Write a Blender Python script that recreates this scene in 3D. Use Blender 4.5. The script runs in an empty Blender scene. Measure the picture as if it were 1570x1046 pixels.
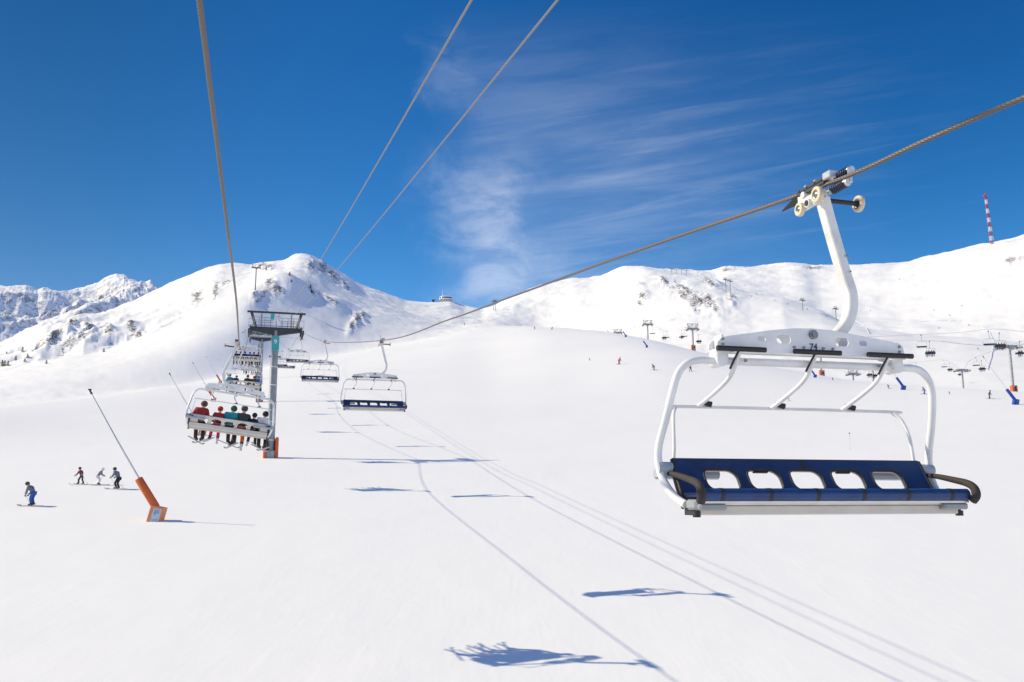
import bpy, math, random
import numpy as np
from mathutils import Vector, Matrix
random.seed(7); rng = np.random.default_rng(5)
sc = bpy.context.scene
COL = sc.collection
F = 1400.0                       # focal length in photo pixels (photo is 1570 wide)
PIT = math.radians(9.6)          # the camera looks up the slope
CZ = 13.0                        # camera height
cP, sP = math.cos(PIT), math.sin(PIT)

# ------------------------------------------------------------------ helpers
def at(px, py, Z):
    """world point seen at a photo position, Z metres in front of the lens"""
    X = (px-785)/F; Y = (523-py)/F
    return Vector((X*Z, (cP-Y*sP)*Z, CZ+(sP+Y*cP)*Z))
def camp(X, Y, Z):
    return Vector((X, cP*Z-sP*Y, CZ+sP*Z+cP*Y))

def M(name, col, rough=0.6, metal=0.0, spec=0.5, bump=0.0, bscale=20.0, vary=0.0, vscale=3.0, coat=0.0):
    m = bpy.data.materials.new(name); m.use_nodes = True
    nt = m.node_tree; b = nt.nodes['Principled BSDF']
    b.inputs['Base Color'].default_value = (*col, 1); b.inputs['Roughness'].default_value = rough
    b.inputs['Metallic'].default_value = metal; b.inputs['Specular IOR Level'].default_value = spec
    b.inputs['Coat Weight'].default_value = coat
    if bump or vary:
        tc = nt.nodes.new('ShaderNodeTexCoord')
    if vary:
        n = nt.nodes.new('ShaderNodeTexNoise'); n.inputs['Scale'].default_value = vscale; n.inputs['Detail'].default_value = 6
        nt.links.new(tc.outputs['Object'], n.inputs['Vector'])
        r = nt.nodes.new('ShaderNodeMapRange'); r.inputs['From Min'].default_value = .3; r.inputs['From Max'].default_value = .7
        r.inputs['To Min'].default_value = 1-vary; r.inputs['To Max'].default_value = 1+vary*.3
        nt.links.new(n.outputs['Fac'], r.inputs['Value'])
        mx = nt.nodes.new('ShaderNodeVectorMath'); mx.operation = 'SCALE'; mx.inputs[0].default_value = col
        nt.links.new(r.outputs[0], mx.inputs['Scale']); nt.links.new(mx.outputs[0], b.inputs['Base Color'])
        r2 = nt.nodes.new('ShaderNodeMapRange'); r2.inputs['To Min'].default_value = max(0, rough-.12); r2.inputs['To Max'].default_value = min(1, rough+.15)
        nt.links.new(n.outputs['Fac'], r2.inputs['Value']); nt.links.new(r2.outputs[0], b.inputs['Roughness'])
    if bump:
        n2 = nt.nodes.new('ShaderNodeTexNoise'); n2.inputs['Scale'].default_value = bscale; n2.inputs['Detail'].default_value = 4
        nt.links.new(tc.outputs['Object'], n2.inputs['Vector'])
        bp = nt.nodes.new('ShaderNodeBump'); bp.inputs['Strength'].default_value = bump; bp.inputs['Distance'].default_value = .02
        nt.links.new(n2.outputs['Fac'], bp.inputs['Height']); nt.links.new(bp.outputs[0], b.inputs['Normal'])
    return m

MAT = dict(
    white=M('white_paint', (.80,.81,.82), .38, vary=.16, vscale=3.5, bump=.05, bscale=40),
    offwhite=M('aged_white_paint', (.72,.73,.73), .42, vary=.22, vscale=5),
    beige=M('beige_laminate', (.60,.57,.53), .45, vary=.12, vscale=4),
    alu=M('aluminium', (.62,.63,.64), .35, metal=.6, vary=.15, vscale=6),
    grey=M('galvanised_steel', (.33,.36,.38), .5, metal=.45, vary=.3, vscale=2),
    poleg=M('pole_steel', (.27,.31,.33), .5, metal=.35, vary=.3, vscale=1.2),
    dgrey=M('dark_steel', (.06,.068,.08), .55, metal=.3, vary=.3, vscale=3),
    black=M('black_rubber', (.018,.018,.02), .55, bump=.2, bscale=60),
    brownblk=M('worn_black_foam', (.035,.028,.026), .75, bump=.35, bscale=45, vary=.3, vscale=8),
    navy=M('navy_vinyl', (.005,.029,.115), .42, bump=.25, bscale=9, vary=.25, vscale=3),
    navy2=M('navy_vinyl_roll', (.010,.046,.17), .36, bump=.25, bscale=12, vary=.3, vscale=4),
    navyd=M('dark_navy_paint', (.012,.022,.06), .4),
    rubber=M('cream_rubber', (.66,.56,.42), .6, vary=.15, vscale=9),
    steel=M('wheel_hub_steel', (.22,.25,.28), .4, metal=.7, vary=.2, vscale=14),
    orange=M('orange_foam', (.62,.125,.025), .6, vary=.15, vscale=3),
    orangel=M('faded_orange_foam', (.75,.28,.10), .65, vary=.15, vscale=2),
    blue=M('blue_foam', (.012,.05,.36), .6, vary=.12, vscale=3),
    panel=M('pale_blue_panel', (.50,.56,.66), .5, vary=.12, vscale=4),
    teal=M('teal_sign', (.03,.36,.38), .45),
    inkb=M('dark_blue_ink', (.02,.07,.17), .5),
    inkl=M('light_blue_ink', (.16,.30,.55), .5),
    red=M('red_paint', (.36,.035,.05), .5), mwhite=M('mast_white', (.7,.7,.72), .5),
    glass=M('dark_glass', (.03,.06,.10), .12),
    bark=M('bark', (.07,.045,.03), .9), needle=M('dark_needles', (.018,.03,.018), .8, vary=.4, vscale=2),
    skin=M('skin', (.55,.34,.25), .55), net=M('fence_net', (.50,.56,.62), .8),
    tile=M('snowy_concrete', (.55,.56,.57), .8, vary=.2, vscale=.3),
)
MAT['stub'] = M('blue_grey_paint', (.34,.39,.46), .4, vary=.15, vscale=6)
CC = {}
def cloth(name, col):
    if name not in CC: CC[name] = M('cloth_'+name, col, .75, bump=.3, bscale=30, vary=.25, vscale=6)
    return CC[name]
cloth('black', (.014,.014,.018)); cloth('charcoal', (.04,.045,.055)); cloth('navy', (.012,.025,.09)); cloth('blue', (.02,.11,.42))
cloth('red', (.36,.018,.018)); cloth('maroon', (.18,.012,.05)); cloth('pink', (.62,.02,.12)); cloth('orange', (.70,.14,.01))
cloth('green', (.015,.09,.05)); cloth('teal', (.01,.30,.36)); cloth('white', (.72,.72,.74)); cloth('grey', (.20,.22,.26))
cloth('brown', (.09,.045,.03)); cloth('purple', (.08,.03,.22)); cloth('bluegrey', (.15,.19,.27)); cloth('lime', (.2,.5,.03))

class MB:
    def __init__(s): s.v = []; s.f = []; s.sm = []; s.cuts = []
    def next(s):
        """what follows is a separate piece"""
        if s.f: s.cuts.append((len(s.v), len(s.f)))
    def add(s, vs, fs, smooth=False):
        o = len(s.v); s.v += [tuple(p) for p in vs]; s.f += [tuple(i+o for i in q) for q in fs]; s.sm += [smooth]*len(fs)
    def box(s, c, d, rot=None, bev=0.0):
        x, y, z = d[0]/2, d[1]/2, d[2]/2
        b = min(bev, x*.9, y*.9, z*.9)
        if b <= 0:
            vs = [Vector((i*x, j*y, k*z)) for i in (-1,1) for j in (-1,1) for k in (-1,1)]
            fs = [(0,1,3,2),(4,6,7,5),(0,4,5,1),(2,3,7,6),(0,2,6,4),(1,5,7,3)]
        else:
            vs = []; idx = {}
            for i in (-1,1):
                for j in (-1,1):
                    for k in (-1,1):
                        for a in range(3):
                            p = [i*(x-b), j*(y-b), k*(z-b)]; p[a] = (i*x, j*y, k*z)[a]
                            idx[(i,j,k,a)] = len(vs); vs.append(Vector(p))
            g = lambda i,j,k,a: idx[(i,j,k,a)]
            fs = []
            for q in (-1,1):
                fs.append([g(q,-1,-1,0),g(q,1,-1,0),g(q,1,1,0),g(q,-1,1,0)][::q])
                fs.append([g(1,q,-1,1),g(-1,q,-1,1),g(-1,q,1,1),g(1,q,1,1)][::q])
                fs.append([g(-1,-1,q,2),g(1,-1,q,2),g(1,1,q,2),g(-1,1,q,2)][::q])
            for i in (-1,1):
                for j in (-1,1):
                    fs.append([g(i,j,-1,0),g(i,j,1,0),g(i,j,1,1),g(i,j,-1,1)][::(-i*j)])
                    fs.append([g(i,-1,j,0),g(i,1,j,0),g(i,1,j,2),g(i,-1,j,2)][::(i*j)])
                    fs.append([g(-1,i,j,1),g(1,i,j,1),g(1,i,j,2),g(-1,i,j,2)][::(-i*j)])
                    for k in (-1,1): fs.append([g(i,j,k,0),g(i,j,k,1),g(i,j,k,2)][::(i*j*k)])
        R = rot.to_3x3() if rot is not None else Matrix.Identity(3)
        s.add([R@p+Vector(c) for p in vs], fs)
    def cyl(s, p0, p1, r0, r1=None, n=14, cap=True, smooth=True):
        p0, p1 = Vector(p0), Vector(p1); r1 = r0 if r1 is None else r1
        d = (p1-p0).normalized(); a = d.orthogonal().normalized(); b = d.cross(a)
        vs = []
        for p, r in ((p0,r0),(p1,r1)):
            for i in range(n):
                t = 2*math.pi*i/n; vs.append(p+a*(r*math.cos(t))+b*(r*math.sin(t)))
        s.add(vs, [(i,(i+1)%n,n+(i+1)%n,n+i) for i in range(n)], smooth)
        if cap:
            s.add(vs[:n], [tuple(range(n))[::-1]]); s.add(vs[n:], [tuple(range(n))])
    def sweep(s, pts, prof, up=None, closed=False, smooth=True, scale=None):
        """sweep a 2-D profile along points"""
        pts = [Vector(p) for p in pts]; n = len(prof); m = len(pts); rings = []
        nrm = None
        for i, p in enumerate(pts):
            if closed: t = (pts[(i+1)%m]-pts[i-1]).normalized()
            else: t = (pts[min(i+1,m-1)]-pts[max(i-1,0)]).normalized()
            if up is not None:
                a = Vector(up).cross(t).normalized(); b = t.cross(a)
            else:
                if nrm is None: nrm = t.orthogonal().normalized()
                nrm = (nrm-t*nrm.dot(t)).normalized(); a = nrm; b = t.cross(a)
            k = 1 if scale is None else scale[i]
            rings += [p+a*(u*k)+b*(v*k) for u, v in prof]
        fs = [(i*n+j, i*n+(j+1)%n, (i+1)*n+(j+1)%n, (i+1)*n+j) for i in range(m-1) for j in range(n)]
        if closed: fs += [((m-1)*n+j, (m-1)*n+(j+1)%n, (j+1)%n, j) for j in range(n)]
        s.add(rings, fs, smooth)
        if not closed:
            s.add(rings[:n], [tuple(range(n))[::-1]]); s.add(rings[-n:], [tuple(range(n))])
    def tube(s, pts, r, n=10, **k):
        s.sweep(pts, [(r*math.cos(2*math.pi*i/n), r*math.sin(2*math.pi*i/n)) for i in range(n)], **k)
    def lathe(s, prof, c=(0,0,0), axis='z', n=20):
        vs = []
        for (r, h) in prof:
            for i in range(n):
                t = 2*math.pi*i/n; u, w = r*math.cos(t), r*math.sin(t)
                p = {'z':(u,w,h), 'x':(h,u,w), 'y':(w,h,u)}[axis]
                vs.append(Vector(p)+Vector(c))
        m = len(prof)
        s.add(vs, [(i*n+j, i*n+(j+1)%n, (i+1)*n+(j+1)%n, (i+1)*n+j) for i in range(m-1) for j in range(n)], True)
    def ball(s, c, r, n=12, m=8):
        c = Vector(c); r = (r,r,r) if not hasattr(r,'__len__') else r
        vs = [c+Vector((0,0,-r[2]))]
        for j in range(1, m):
            f = math.pi*j/m-math.pi/2
            for i in range(n):
                t = 2*math.pi*i/n; vs.append(c+Vector((r[0]*math.cos(f)*math.cos(t), r[1]*math.cos(f)*math.sin(t), r[2]*math.sin(f))))
        vs.append(c+Vector((0,0,r[2])))
        fs = [(0, 1+(i+1)%n, 1+i) for i in range(n)]
        fs += [(1+j*n+i, 1+j*n+(i+1)%n, 1+(j+1)*n+(i+1)%n, 1+(j+1)*n+i) for j in range(m-2) for i in range(n)]
        L = len(vs)-1
        fs += [(L, 1+(m-2)*n+i, 1+(m-2)*n+(i+1)%n) for i in range(n)]
        s.add(vs, fs, True)
    def mesh(s, name, mat):
        me = bpy.data.meshes.new(name); me.from_pydata(s.v, [], s.f); me.validate()
        me.polygons.foreach_set('use_smooth', s.sm if len(s.sm)==len(me.polygons) else [False]*len(me.polygons))
        me.materials.append(mat); me.update(); return me
    def build(s, name, mat, parent=None, **k):
        if s.cuts:
            c = [(0,0)]+s.cuts+[(len(s.v), len(s.f))]; first = None
            for (v0,f0),(v1,f1) in zip(c[:-1], c[1:]):
                if f1 == f0: continue
                q = MB(); q.v = s.v[v0:v1]; q.f = [tuple(i-v0 for i in g) for g in s.f[f0:f1]]; q.sm = s.sm[f0:f1]
                o = q.build(name, mat, parent, **k); first = first or o
            return first
        return link(name, s.mesh(name, mat), parent, **k)

def link(name, data, parent=None, label=None):
    o = bpy.data.objects.new(name, data); COL.objects.link(o)
    if parent is not None: o.parent = parent
    if label: o['label'] = label
    return o
def tag(o, label=None, cat=None, group=None, kind=None):
    for k, v in (('label',label),('category',cat),('group',group),('kind',kind)):
        if v: o[k] = v
    return o
def thing(name, label, cat, loc=(0,0,0), rot=(0,0,0), group=None):
    o = bpy.data.objects.new(name, None); COL.objects.link(o); o.empty_display_size = .2
    o.location = loc; o.rotation_euler = rot
    return tag(o, label, cat, group)
KIDS = {}
def kids(o):
    return [c for c in bpy.data.objects if c.parent is o]
def tree(o):
    """snapshot of a finished thing, to copy later"""
    return (o, [tree(c) for c in kids(o)])
def clone(t, parent=None):
    o, ch = t
    c = o.copy(); COL.objects.link(c); c.parent = parent
    for q in ch: clone(q, c)
    return c
def recolour(o, m):
    for s in o.material_slots: s.link = 'OBJECT'; s.material = m
def arc(c, r, a0, a1, n, f):
    return [f(c[0]+r*math.cos(math.radians(a0+(a1-a0)*i/n)), c[1]+r*math.sin(math.radians(a0+(a1-a0)*i/n))) for i in range(n+1)]
def smoothpath(pts, n=6, closed=False):
    """Catmull-Rom"""
    P = [Vector(p) for p in pts]; out = []; m = len(P)
    rngi = range(m) if closed else range(m-1)
    for i in rngi:
        p1, p2 = P[i], P[(i+1)%m]
        p0 = P[i-1] if (i > 0 or closed) else p1*2-p2
        p3 = P[(i+2)%m] if (i+2 < m or closed) else p2*2-p1
        for k in range(n):
            t = k/n
            out.append(.5*((2*p1)+(p2-p0)*t+(2*p0-5*p1+4*p2-p3)*t*t+(3*p1-p0-3*p2+p3)*t**3))
    if not closed: out.append(P[-1])
    return out
def plate(name, outline, holes, thick, bevel=0.0):
    """flat plate in XY with holes -> mesh data centred on z=0"""
    cu = bpy.data.curves.new(name, 'CURVE'); cu.dimensions = '2D'; cu.fill_mode = 'BOTH'
    cu.extrude = thick/2-bevel; cu.bevel_depth = bevel; cu.bevel_resolution = 1; cu.offset = -bevel
    for poly in [outline]+holes:
        sp = cu.splines.new('POLY'); sp.points.add(len(poly)-1); sp.use_cyclic_u = True
        for p, q in zip(sp.points, poly): p.co = (q[0], q[1], 0, 1)
    o = bpy.data.objects.new('tmp', cu); COL.objects.link(o)
    dg = bpy.context.evaluated_depsgraph_get(); me = bpy.data.meshes.new_from_object(o.evaluated_get(dg))
    bpy.data.objects.remove(o); bpy.data.curves.remove(cu); me.name = name
    return me
def rrect(cx, cy, w, h, r, skew=0, n=5):
    out = []
    for sx, sy, a in ((1,1,0),(-1,1,90),(-1,-1,180),(1,-1,270)):
        for i in range(n+1):
            t = math.radians(a+90*i/n)
            x = sx*(w/2-r)+r*math.cos(t); y = sy*(h/2-r)+r*math.sin(t)
            out.append((cx+x+skew*y, cy+y))
    return out
def textmesh(name, s, size, mat, depth=.003):
    cu = bpy.data.curves.new(name, 'FONT'); cu.body = s; cu.size = size; cu.extrude = depth
    cu.align_x = 'CENTER'; cu.align_y = 'CENTER'; cu.offset = size*.015
    o = bpy.data.objects.new('tmp', cu); COL.objects.link(o)
    dg = bpy.context.evaluated_depsgraph_get(); me = bpy.data.meshes.new_from_object(o.evaluated_get(dg))
    bpy.data.objects.remove(o); bpy.data.curves.remove(cu); me.name = name
    me.materials.clear(); me.materials.append(mat)
    return me

# ------------------------------------------------------------------ terrain
def hsh(ix, iy, s):
    n = (ix.astype(np.int64)*374761393+iy.astype(np.int64)*668265263+s*974634777) & 0x7fffffff
    n = ((n ^ (n >> 13))*1274126177) & 0x7fffffff
    return ((n ^ (n >> 16)) & 0xffff)/65535.0
def vnoise(x, y, s=0):
    ix, iy = np.floor(x), np.floor(y); fx, fy = x-ix, y-iy
    fx = fx*fx*fx*(fx*(fx*6-15)+10); fy = fy*fy*fy*(fy*(fy*6-15)+10)
    a, b = hsh(ix,iy,s), hsh(ix+1,iy,s); c, d = hsh(ix,iy+1,s), hsh(ix+1,iy+1,s)
    return (a+(b-a)*fx)+((c+(d-c)*fx)-(a+(b-a)*fx))*fy
def fbm(x, y, o=4, s=0, g=.5):
    t = 0; a = 1; q = 0
    for k in range(o):
        t = t+a*(vnoise(x, y, s+k)*2-1); q += a; a *= g
        x, y = x*1.93+y*.31+7.1, y*1.93-x*.31+3.7
    return t/q
def ridged(x, y, o=5, s=0, g=.55):
    t = 0; a = 1; q = 0
    for k in range(o):
        t = t+a*(1-np.abs(vnoise(x, y, s+k)*2-1)); q += a; a *= g
        x, y = x*1.9+y*.4+5.3, y*1.9-x*.4+1.9
    return t/q

def curve(pts, azs):
    """control curve: (photo x, photo y, distance) -> radius and height at each azimuth"""
    pts = sorted(pts); az = []; r = []; h = []
    for px, py, R in pts:
        d = at(px, py, 1.0)-Vector((0,0,CZ)); hd = math.hypot(d.x, d.y)
        az.append(math.atan2(d.x, d.y)); r.append(R); h.append(d.z/hd)
    az, r, h = map(np.array, (az, r, h))
    rr = np.interp(azs, az, r)
    return rr, CZ+np.interp(azs, az, h)*rr
def up(pts, dr, dy):           # a dip hidden behind a crest
    return [(x, y+dy, r*dr) for x, y, r in pts]
cB = [(-200,640,170),(0,623,200),(100,612,230),(200,600,268),(290,590,310),(350,577,365),(450,556,425),(550,540,465),(640,524,515),(700,512,560),(780,501,600),(820,500,590),(860,502,560),
      (905,506,510),(950,511,470),(1000,521,415),(1062,537,370),(1150,557,325),(1220,570,300),(1300,583,278),(1400,592,262),(1500,597,250),(1570,602,240),(1800,610,225)]
cC0 = [(-200,590,560),(0,573,560),(50,562,560),(100,550,570),(150,540,575),(200,525,580),(250,505,590),(294,485,600),(340,463,610),(372,447,615),(392,442,620),(404,433,650),(411,427,660),(433,419.5,670),(446,421,670),
       (464,433,675),(476,443,680),(490,453,690),(520,458,700),(547,473,715),(592,482,730),(608,486,740),(654,498,750),(700,504,770),(740,497,790)]
cC1 = [(x, y+11, r*1.5) for x, y, r in cB if x >= 800]
cC = cC0+cC1
cD = [(-200,540,1150),(0,531,1150),(34,518,1150),(67,500,1150),(96,495,1150),(124,489,1150),(157,481,1180),(201,466,1200),(222,455,1250),(250,440,1300),(275,428,1320),(300,417,1350),(322,408,1350),(340,404.5,1350),(362,405,1350),
      (385,408,1350),(420,404,1350),(438,402,1350),(447,396,1330),(460,392,1330),(474,393,1330),(486,399,1330),(500,408,1330),(515,417,1330),(530,425,1340),(545,435,1350),(560,443,1380),(600,457,1450),(620,463,1480),(640,465,1500),(690,466,1500),(712,474,1500),(740,477,1450),(760,469,1400),(775,461,1400),(790,452,1400),
      (810,444,1400),(830,437,1400),(880,428,1400),(905,426,1400),(920,423,1400),(945,411,1350),(958,407,1300),(985,408,1250),(1000,411,1230),(1050,420,1180),(1100,432,1130),(1120,441,1100),(1150,450,1080),(1200,459,1040),(1260,478,980),
      (1300,496,900),(1340,506,880),(1400,515,860),(1480,520,850),(1570,528,850),(1800,540,850)]
cE = [(-200,480,2200),(0,545,2200),(200,500,2200),(300,450,2200),(600,490,2200),(900,450,2200),(945,430,2200),(970,416,2200),(1000,414,2200),(1050,416,2200),(1088,418.5,2200),(1098,417,2200),(1110,411.5,2200),(1160,408,2200),(1190,405.5,2200),(1215,403.5,2150),
      (1232,406,2100),(1245,409,2100),(1275,407.5,2100),(1310,406,2050),(1340,405.5,2000),(1370,406,1950),(1400,403,1900),(1450,393,1850),(1500,383,1800),(1570,371,1750),(1700,350,1700)]


def column_nodes(az):
    n = len(az); sx, cx = np.sin(az), np.cos(az)
    R = []; H = []
    for r0 in (0.0, 30.0, 75.0, 120.0):
        rr = np.full(n, r0); R.append(rr)
        yy = rr*cx
        H.append(CZ-9.35/cP+yy*(sP/cP-.0320))
    for cv in (cB, up(cB[:5], 1.12, 2)+[(x, y-3, r*1.12) for x, y, r in cB[5:11]]+up(cB[11:], 1.14, 5), cC, ):
        r, h = curve(cv, az); R.append(r); H.append(h)
    # a full shoulder of snow in front of the rocky knob
    t = .55; rb, hb, rc_, hc = R[-2], H[-2], R[-1], H[-1]; rm_ = rb*(1-t)+rc_*t; hm_ = hb*(1-t)+hc*t
    sh_r, sh_h = curve([(380,487,560),(411,486,560),(433,485,560),(464,484,565),(500,487,575),(547,496,590),(570,500,600)], az)
    axm = [math.atan2((q-785)/F, 1.0) for q in (375,400,555,590)]
    wgt = np.interp(az, axm, [0,1,1,0]); wgt = wgt*wgt*(3-2*wgt)
    R.insert(len(R)-1, rm_); H.insert(len(H)-1, hm_*(1-wgt)+wgt*(CZ+(sh_h-CZ)/sh_r*rm_))
    # dip behind the left hill, rising slope elsewhere
    dip = [(x, y+9, r*1.22) for x, y, r in cC0 if x < 400]+[(x, y-2, r*1.15) for x, y, r in cC0 if 400 <= x < 560]+[(x, y-1, r*1.15) for x, y, r in cC0 if 560 <= x]
    dip += [(x, y+3, r*1.15) for x, y, r in cC1]
    r, h = curve(dip, az); R.append(r); H.append(h)
    r, h = curve(cD, az); R.append(r); H.append(h)
    r, h = curve([(x, y+14, r*1.15) for x, y, r in cD], az); R.append(r); H.append(h)
    r, h = curve(cE, az); R.append(r); H.append(h)
    r, h = curve([(x, y+40, 3500) for x, y, r in cE], az); R.append(r); H.append(h)
    R.append(np.full(n, 7000.0)); H.append(np.full(n, -200.0))
    return np.array(R), np.array(H)
SIG = [0,0,0,0, 12,24,12,4,14, 2,14,3,14,0]
def smooth_az(A, sig):
    if sig == 0: return A
    k = np.exp(-.5*(np.arange(-3*sig, 3*sig+1)/sig)**2); k /= k.sum()
    q = np.pad(A, 3*sig, mode='edge'); return np.convolve(q, k, mode='valid')
def pchip(R, H, rs):
    """monotone cubic in every column; R,H: (K,n)  rs: (m,) -> (m,n)"""
    K, n = R.shape; h = np.diff(R, axis=0); d = np.diff(H, axis=0)/h
    m = np.zeros_like(H)
    w1 = 2*h[1:]+h[:-1]; w2 = h[1:]+2*h[:-1]
    same = (d[1:]*d[:-1]) > 0
    with np.errstate(all='ignore'):
        mm = (w1+w2)/(w1/d[:-1]+w2/d[1:])
    m[1:-1] = np.where(same, mm, 0); m[0] = d[0]; m[-1] = d[-1]
    out = np.zeros((len(rs), n)); cols = np.arange(n)
    for i, r in enumerate(rs):
        k = np.clip((R <= r).sum(axis=0)-1, 0, K-2)
        hh = h[k, cols]; t = np.clip((r-R[k, cols])/hh, 0, 1)
        out[i] = ((1+2*t)*(1-t)**2*H[k, cols]+t*(1-t)**2*hh*m[k, cols]+t*t*(3-2*t)*H[k+1, cols]+t*t*(t-1)*hh*m[k+1, cols])
    return out
D2R = math.pi/180
azs = np.concatenate([np.arange(-180, -36, 3.0), np.arange(-36, 36, .062), np.arange(36, 180.1, 3.0)])*D2R
rs = np.concatenate([[0.5], np.geomspace(4, 420, 210), np.arange(426, 900, 5.0), np.arange(907, 1450, 7.0), np.arange(1460, 2300, 14.0), np.geomspace(2350, 7000, 22)])
Rn, Hn = column_nodes(azs)
for k_, sg_ in enumerate(SIG): Rn[k_] = smooth_az(Rn[k_], sg_); Hn[k_] = smooth_az(Hn[k_], sg_)
HT = pchip(Rn, Hn, rs)
RR, AA = np.meshgrid(rs, azs, indexing='ij'); XX = RR*np.sin(AA); YY = RR*np.cos(AA)
def topx(X, Y, Zw):
    z = Zw-CZ; Zc = cP*Y+sP*z; Yc = -sP*Y+cP*z
    Zs = np.where(Zc > 1, Zc, 1); return 785+F*X/Zs, 523-F*Yc/Zs, Zc
PX, PY, PZ = topx(XX, YY, HT)
def blob(cx, cy, sx, sy, r0, r1, ang=0):
    c, s = math.cos(ang*D2R), math.sin(ang*D2R); dx, dy = PX-cx, PY-cy
    u = (dx*c+dy*s)/(sx*1.5); v = (-dx*s+dy*c)/(sy*1.5)
    return np.exp(-(u*u+v*v)*.9)*((RR > r0)&(RR < r1))
rock = np.zeros_like(HT)
for b in [ (301,457,11,9,640,1500,0),(345,437,8,4,640,1500,0),(330,447,5,12,700,1500,0),
           (414,436,9,8,500,760,0),(405,452,9,5,400,760,-20),(425,447,12,9,480,760,20),(395,462,12,4,400,700,-25),(388,453,8,3,400,700,-30),
           (495,412,12,9,800,1500,40),(510,424,14,6,800,1500,40),(478,408,8,8,800,1500,20),(530,438,10,4,800,1500,45),
           (505,462,20,4,640,760,35),(480,452,10,3,600,760,45),
           (412,412,8,4,1000,1500,0),(402,410,8,4,1000,1500,0),
           (548,492,6,12,450,900,25),(540,500,4,9,450,900,25),(556,488,5,7,450,900,0),
           (110,505,10,8,800,1300,-25),(85,520,18,6,800,1300,-30),(60,530,12,5,800,1300,-30),(135,507,14,5,800,1300,20),(160,515,16,6,800,1300,25),(180,507,5,4,800,1300,0),(200,508,9,6,800,1300,20),(215,512,7,4,800,1300,20),(128,527,14,5,800,1300,-20),(100,537,14,4,800,1300,-25),
           (1050,452,14,9,800,1400,20),(1068,463,18,8,800,1400,25),(1045,440,16,5,800,1400,10),(1085,462,14,8,800,1400,35),(1095,472,9,5,800,1400,30),(1063,470,9,5,800,1400,45),(1122,462,6,9,800,1400,0),
           (982,440,5,5,900,1400,0),(985,458,8,7,900,1400,0),(1018,432,10,5,900,1400,25),(980,468,7,4,900,1400,0),
           (714,481,6,4,1300,1600,20),(1113,416,12,3,1900,2400,0),(1250,412,20,3,1900,2400,0),(1555,398,16,5,1500,2100,0),(1545,402,6,5,1500,2100,0),(1090,434,12,4,900,2400,30) ]:
    rock = np.maximum(rock, blob(*b))
# snow relief: broad swells, drifts, rubble where rock shows
amp = np.interp(RR, [0,40,250,600,1200,2200,4000], [0.0,.05,.35,1.6,4.5,6,30])
lam = np.interp(RR, [0,250,600,1200,2200], [1/45., 1/60.,1/70.,1/110.,1/160.])
HT = HT+amp*fbm(XX/70., YY/70., 4, 3)
w = np.clip((RR-420)/300, 0, 1)
HT = HT+w*1.6*np.clip(1-(PX-1080)/250, .3, 1)*fbm(XX/16., YY/16., 4, 21)*np.interp(RR, [0,900,2200], [0.5,1,1.6])
lefth = np.clip((420-PX)/300, 0, 1)*np.clip((RR-190)/90, 0, 1)*np.clip((900-RR)/200, 0, 1)
HT = HT+lefth*.40*fbm(XX/7., YY/7., 3, 41)
hump = blob(150,514,62,17,760,1300,-8)+.7*blob(60,525,40,14,760,1300,-20)
HT = HT+hump*(ridged(XX/46., YY/60., 4, 55)*30-17)
HT = HT+rock*(ridged(XX/13., YY/13., 5, 31)*9-4)*np.interp(RR, [0,600,1200], [.5,.7,1.0])

def grid_mesh(name, X, Y, Z, attrs):
    m, n = X.shape
    me = bpy.data.meshes.new(name); co = np.stack([X, Y, Z], -1).reshape(-1, 3).astype(np.float32)
    i = np.arange(m*n).reshape(m, n)
    q = np.stack([i[:-1,:-1], i[:-1,1:], i[1:,1:], i[1:,:-1]], -1).reshape(-1, 4)[:, ::-1]
    me.vertices.add(m*n); me.vertices.foreach_set('co', co.ravel())
    me.loops.add(q.size); me.loops.foreach_set('vertex_index', q.ravel().astype(np.int32))
    me.polygons.add(len(q)); me.polygons.foreach_set('loop_start', np.arange(0, q.size, 4, dtype=np.int32))
    me.update(calc_edges=True); me.polygons.foreach_set('use_smooth', np.ones(len(q), dtype=bool))
    for k, a in attrs.items():
        at_ = me.attributes.new(k, 'FLOAT', 'POINT'); at_.data.foreach_set('value', a.ravel().astype(np.float32))
    me.validate(); return me

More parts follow.
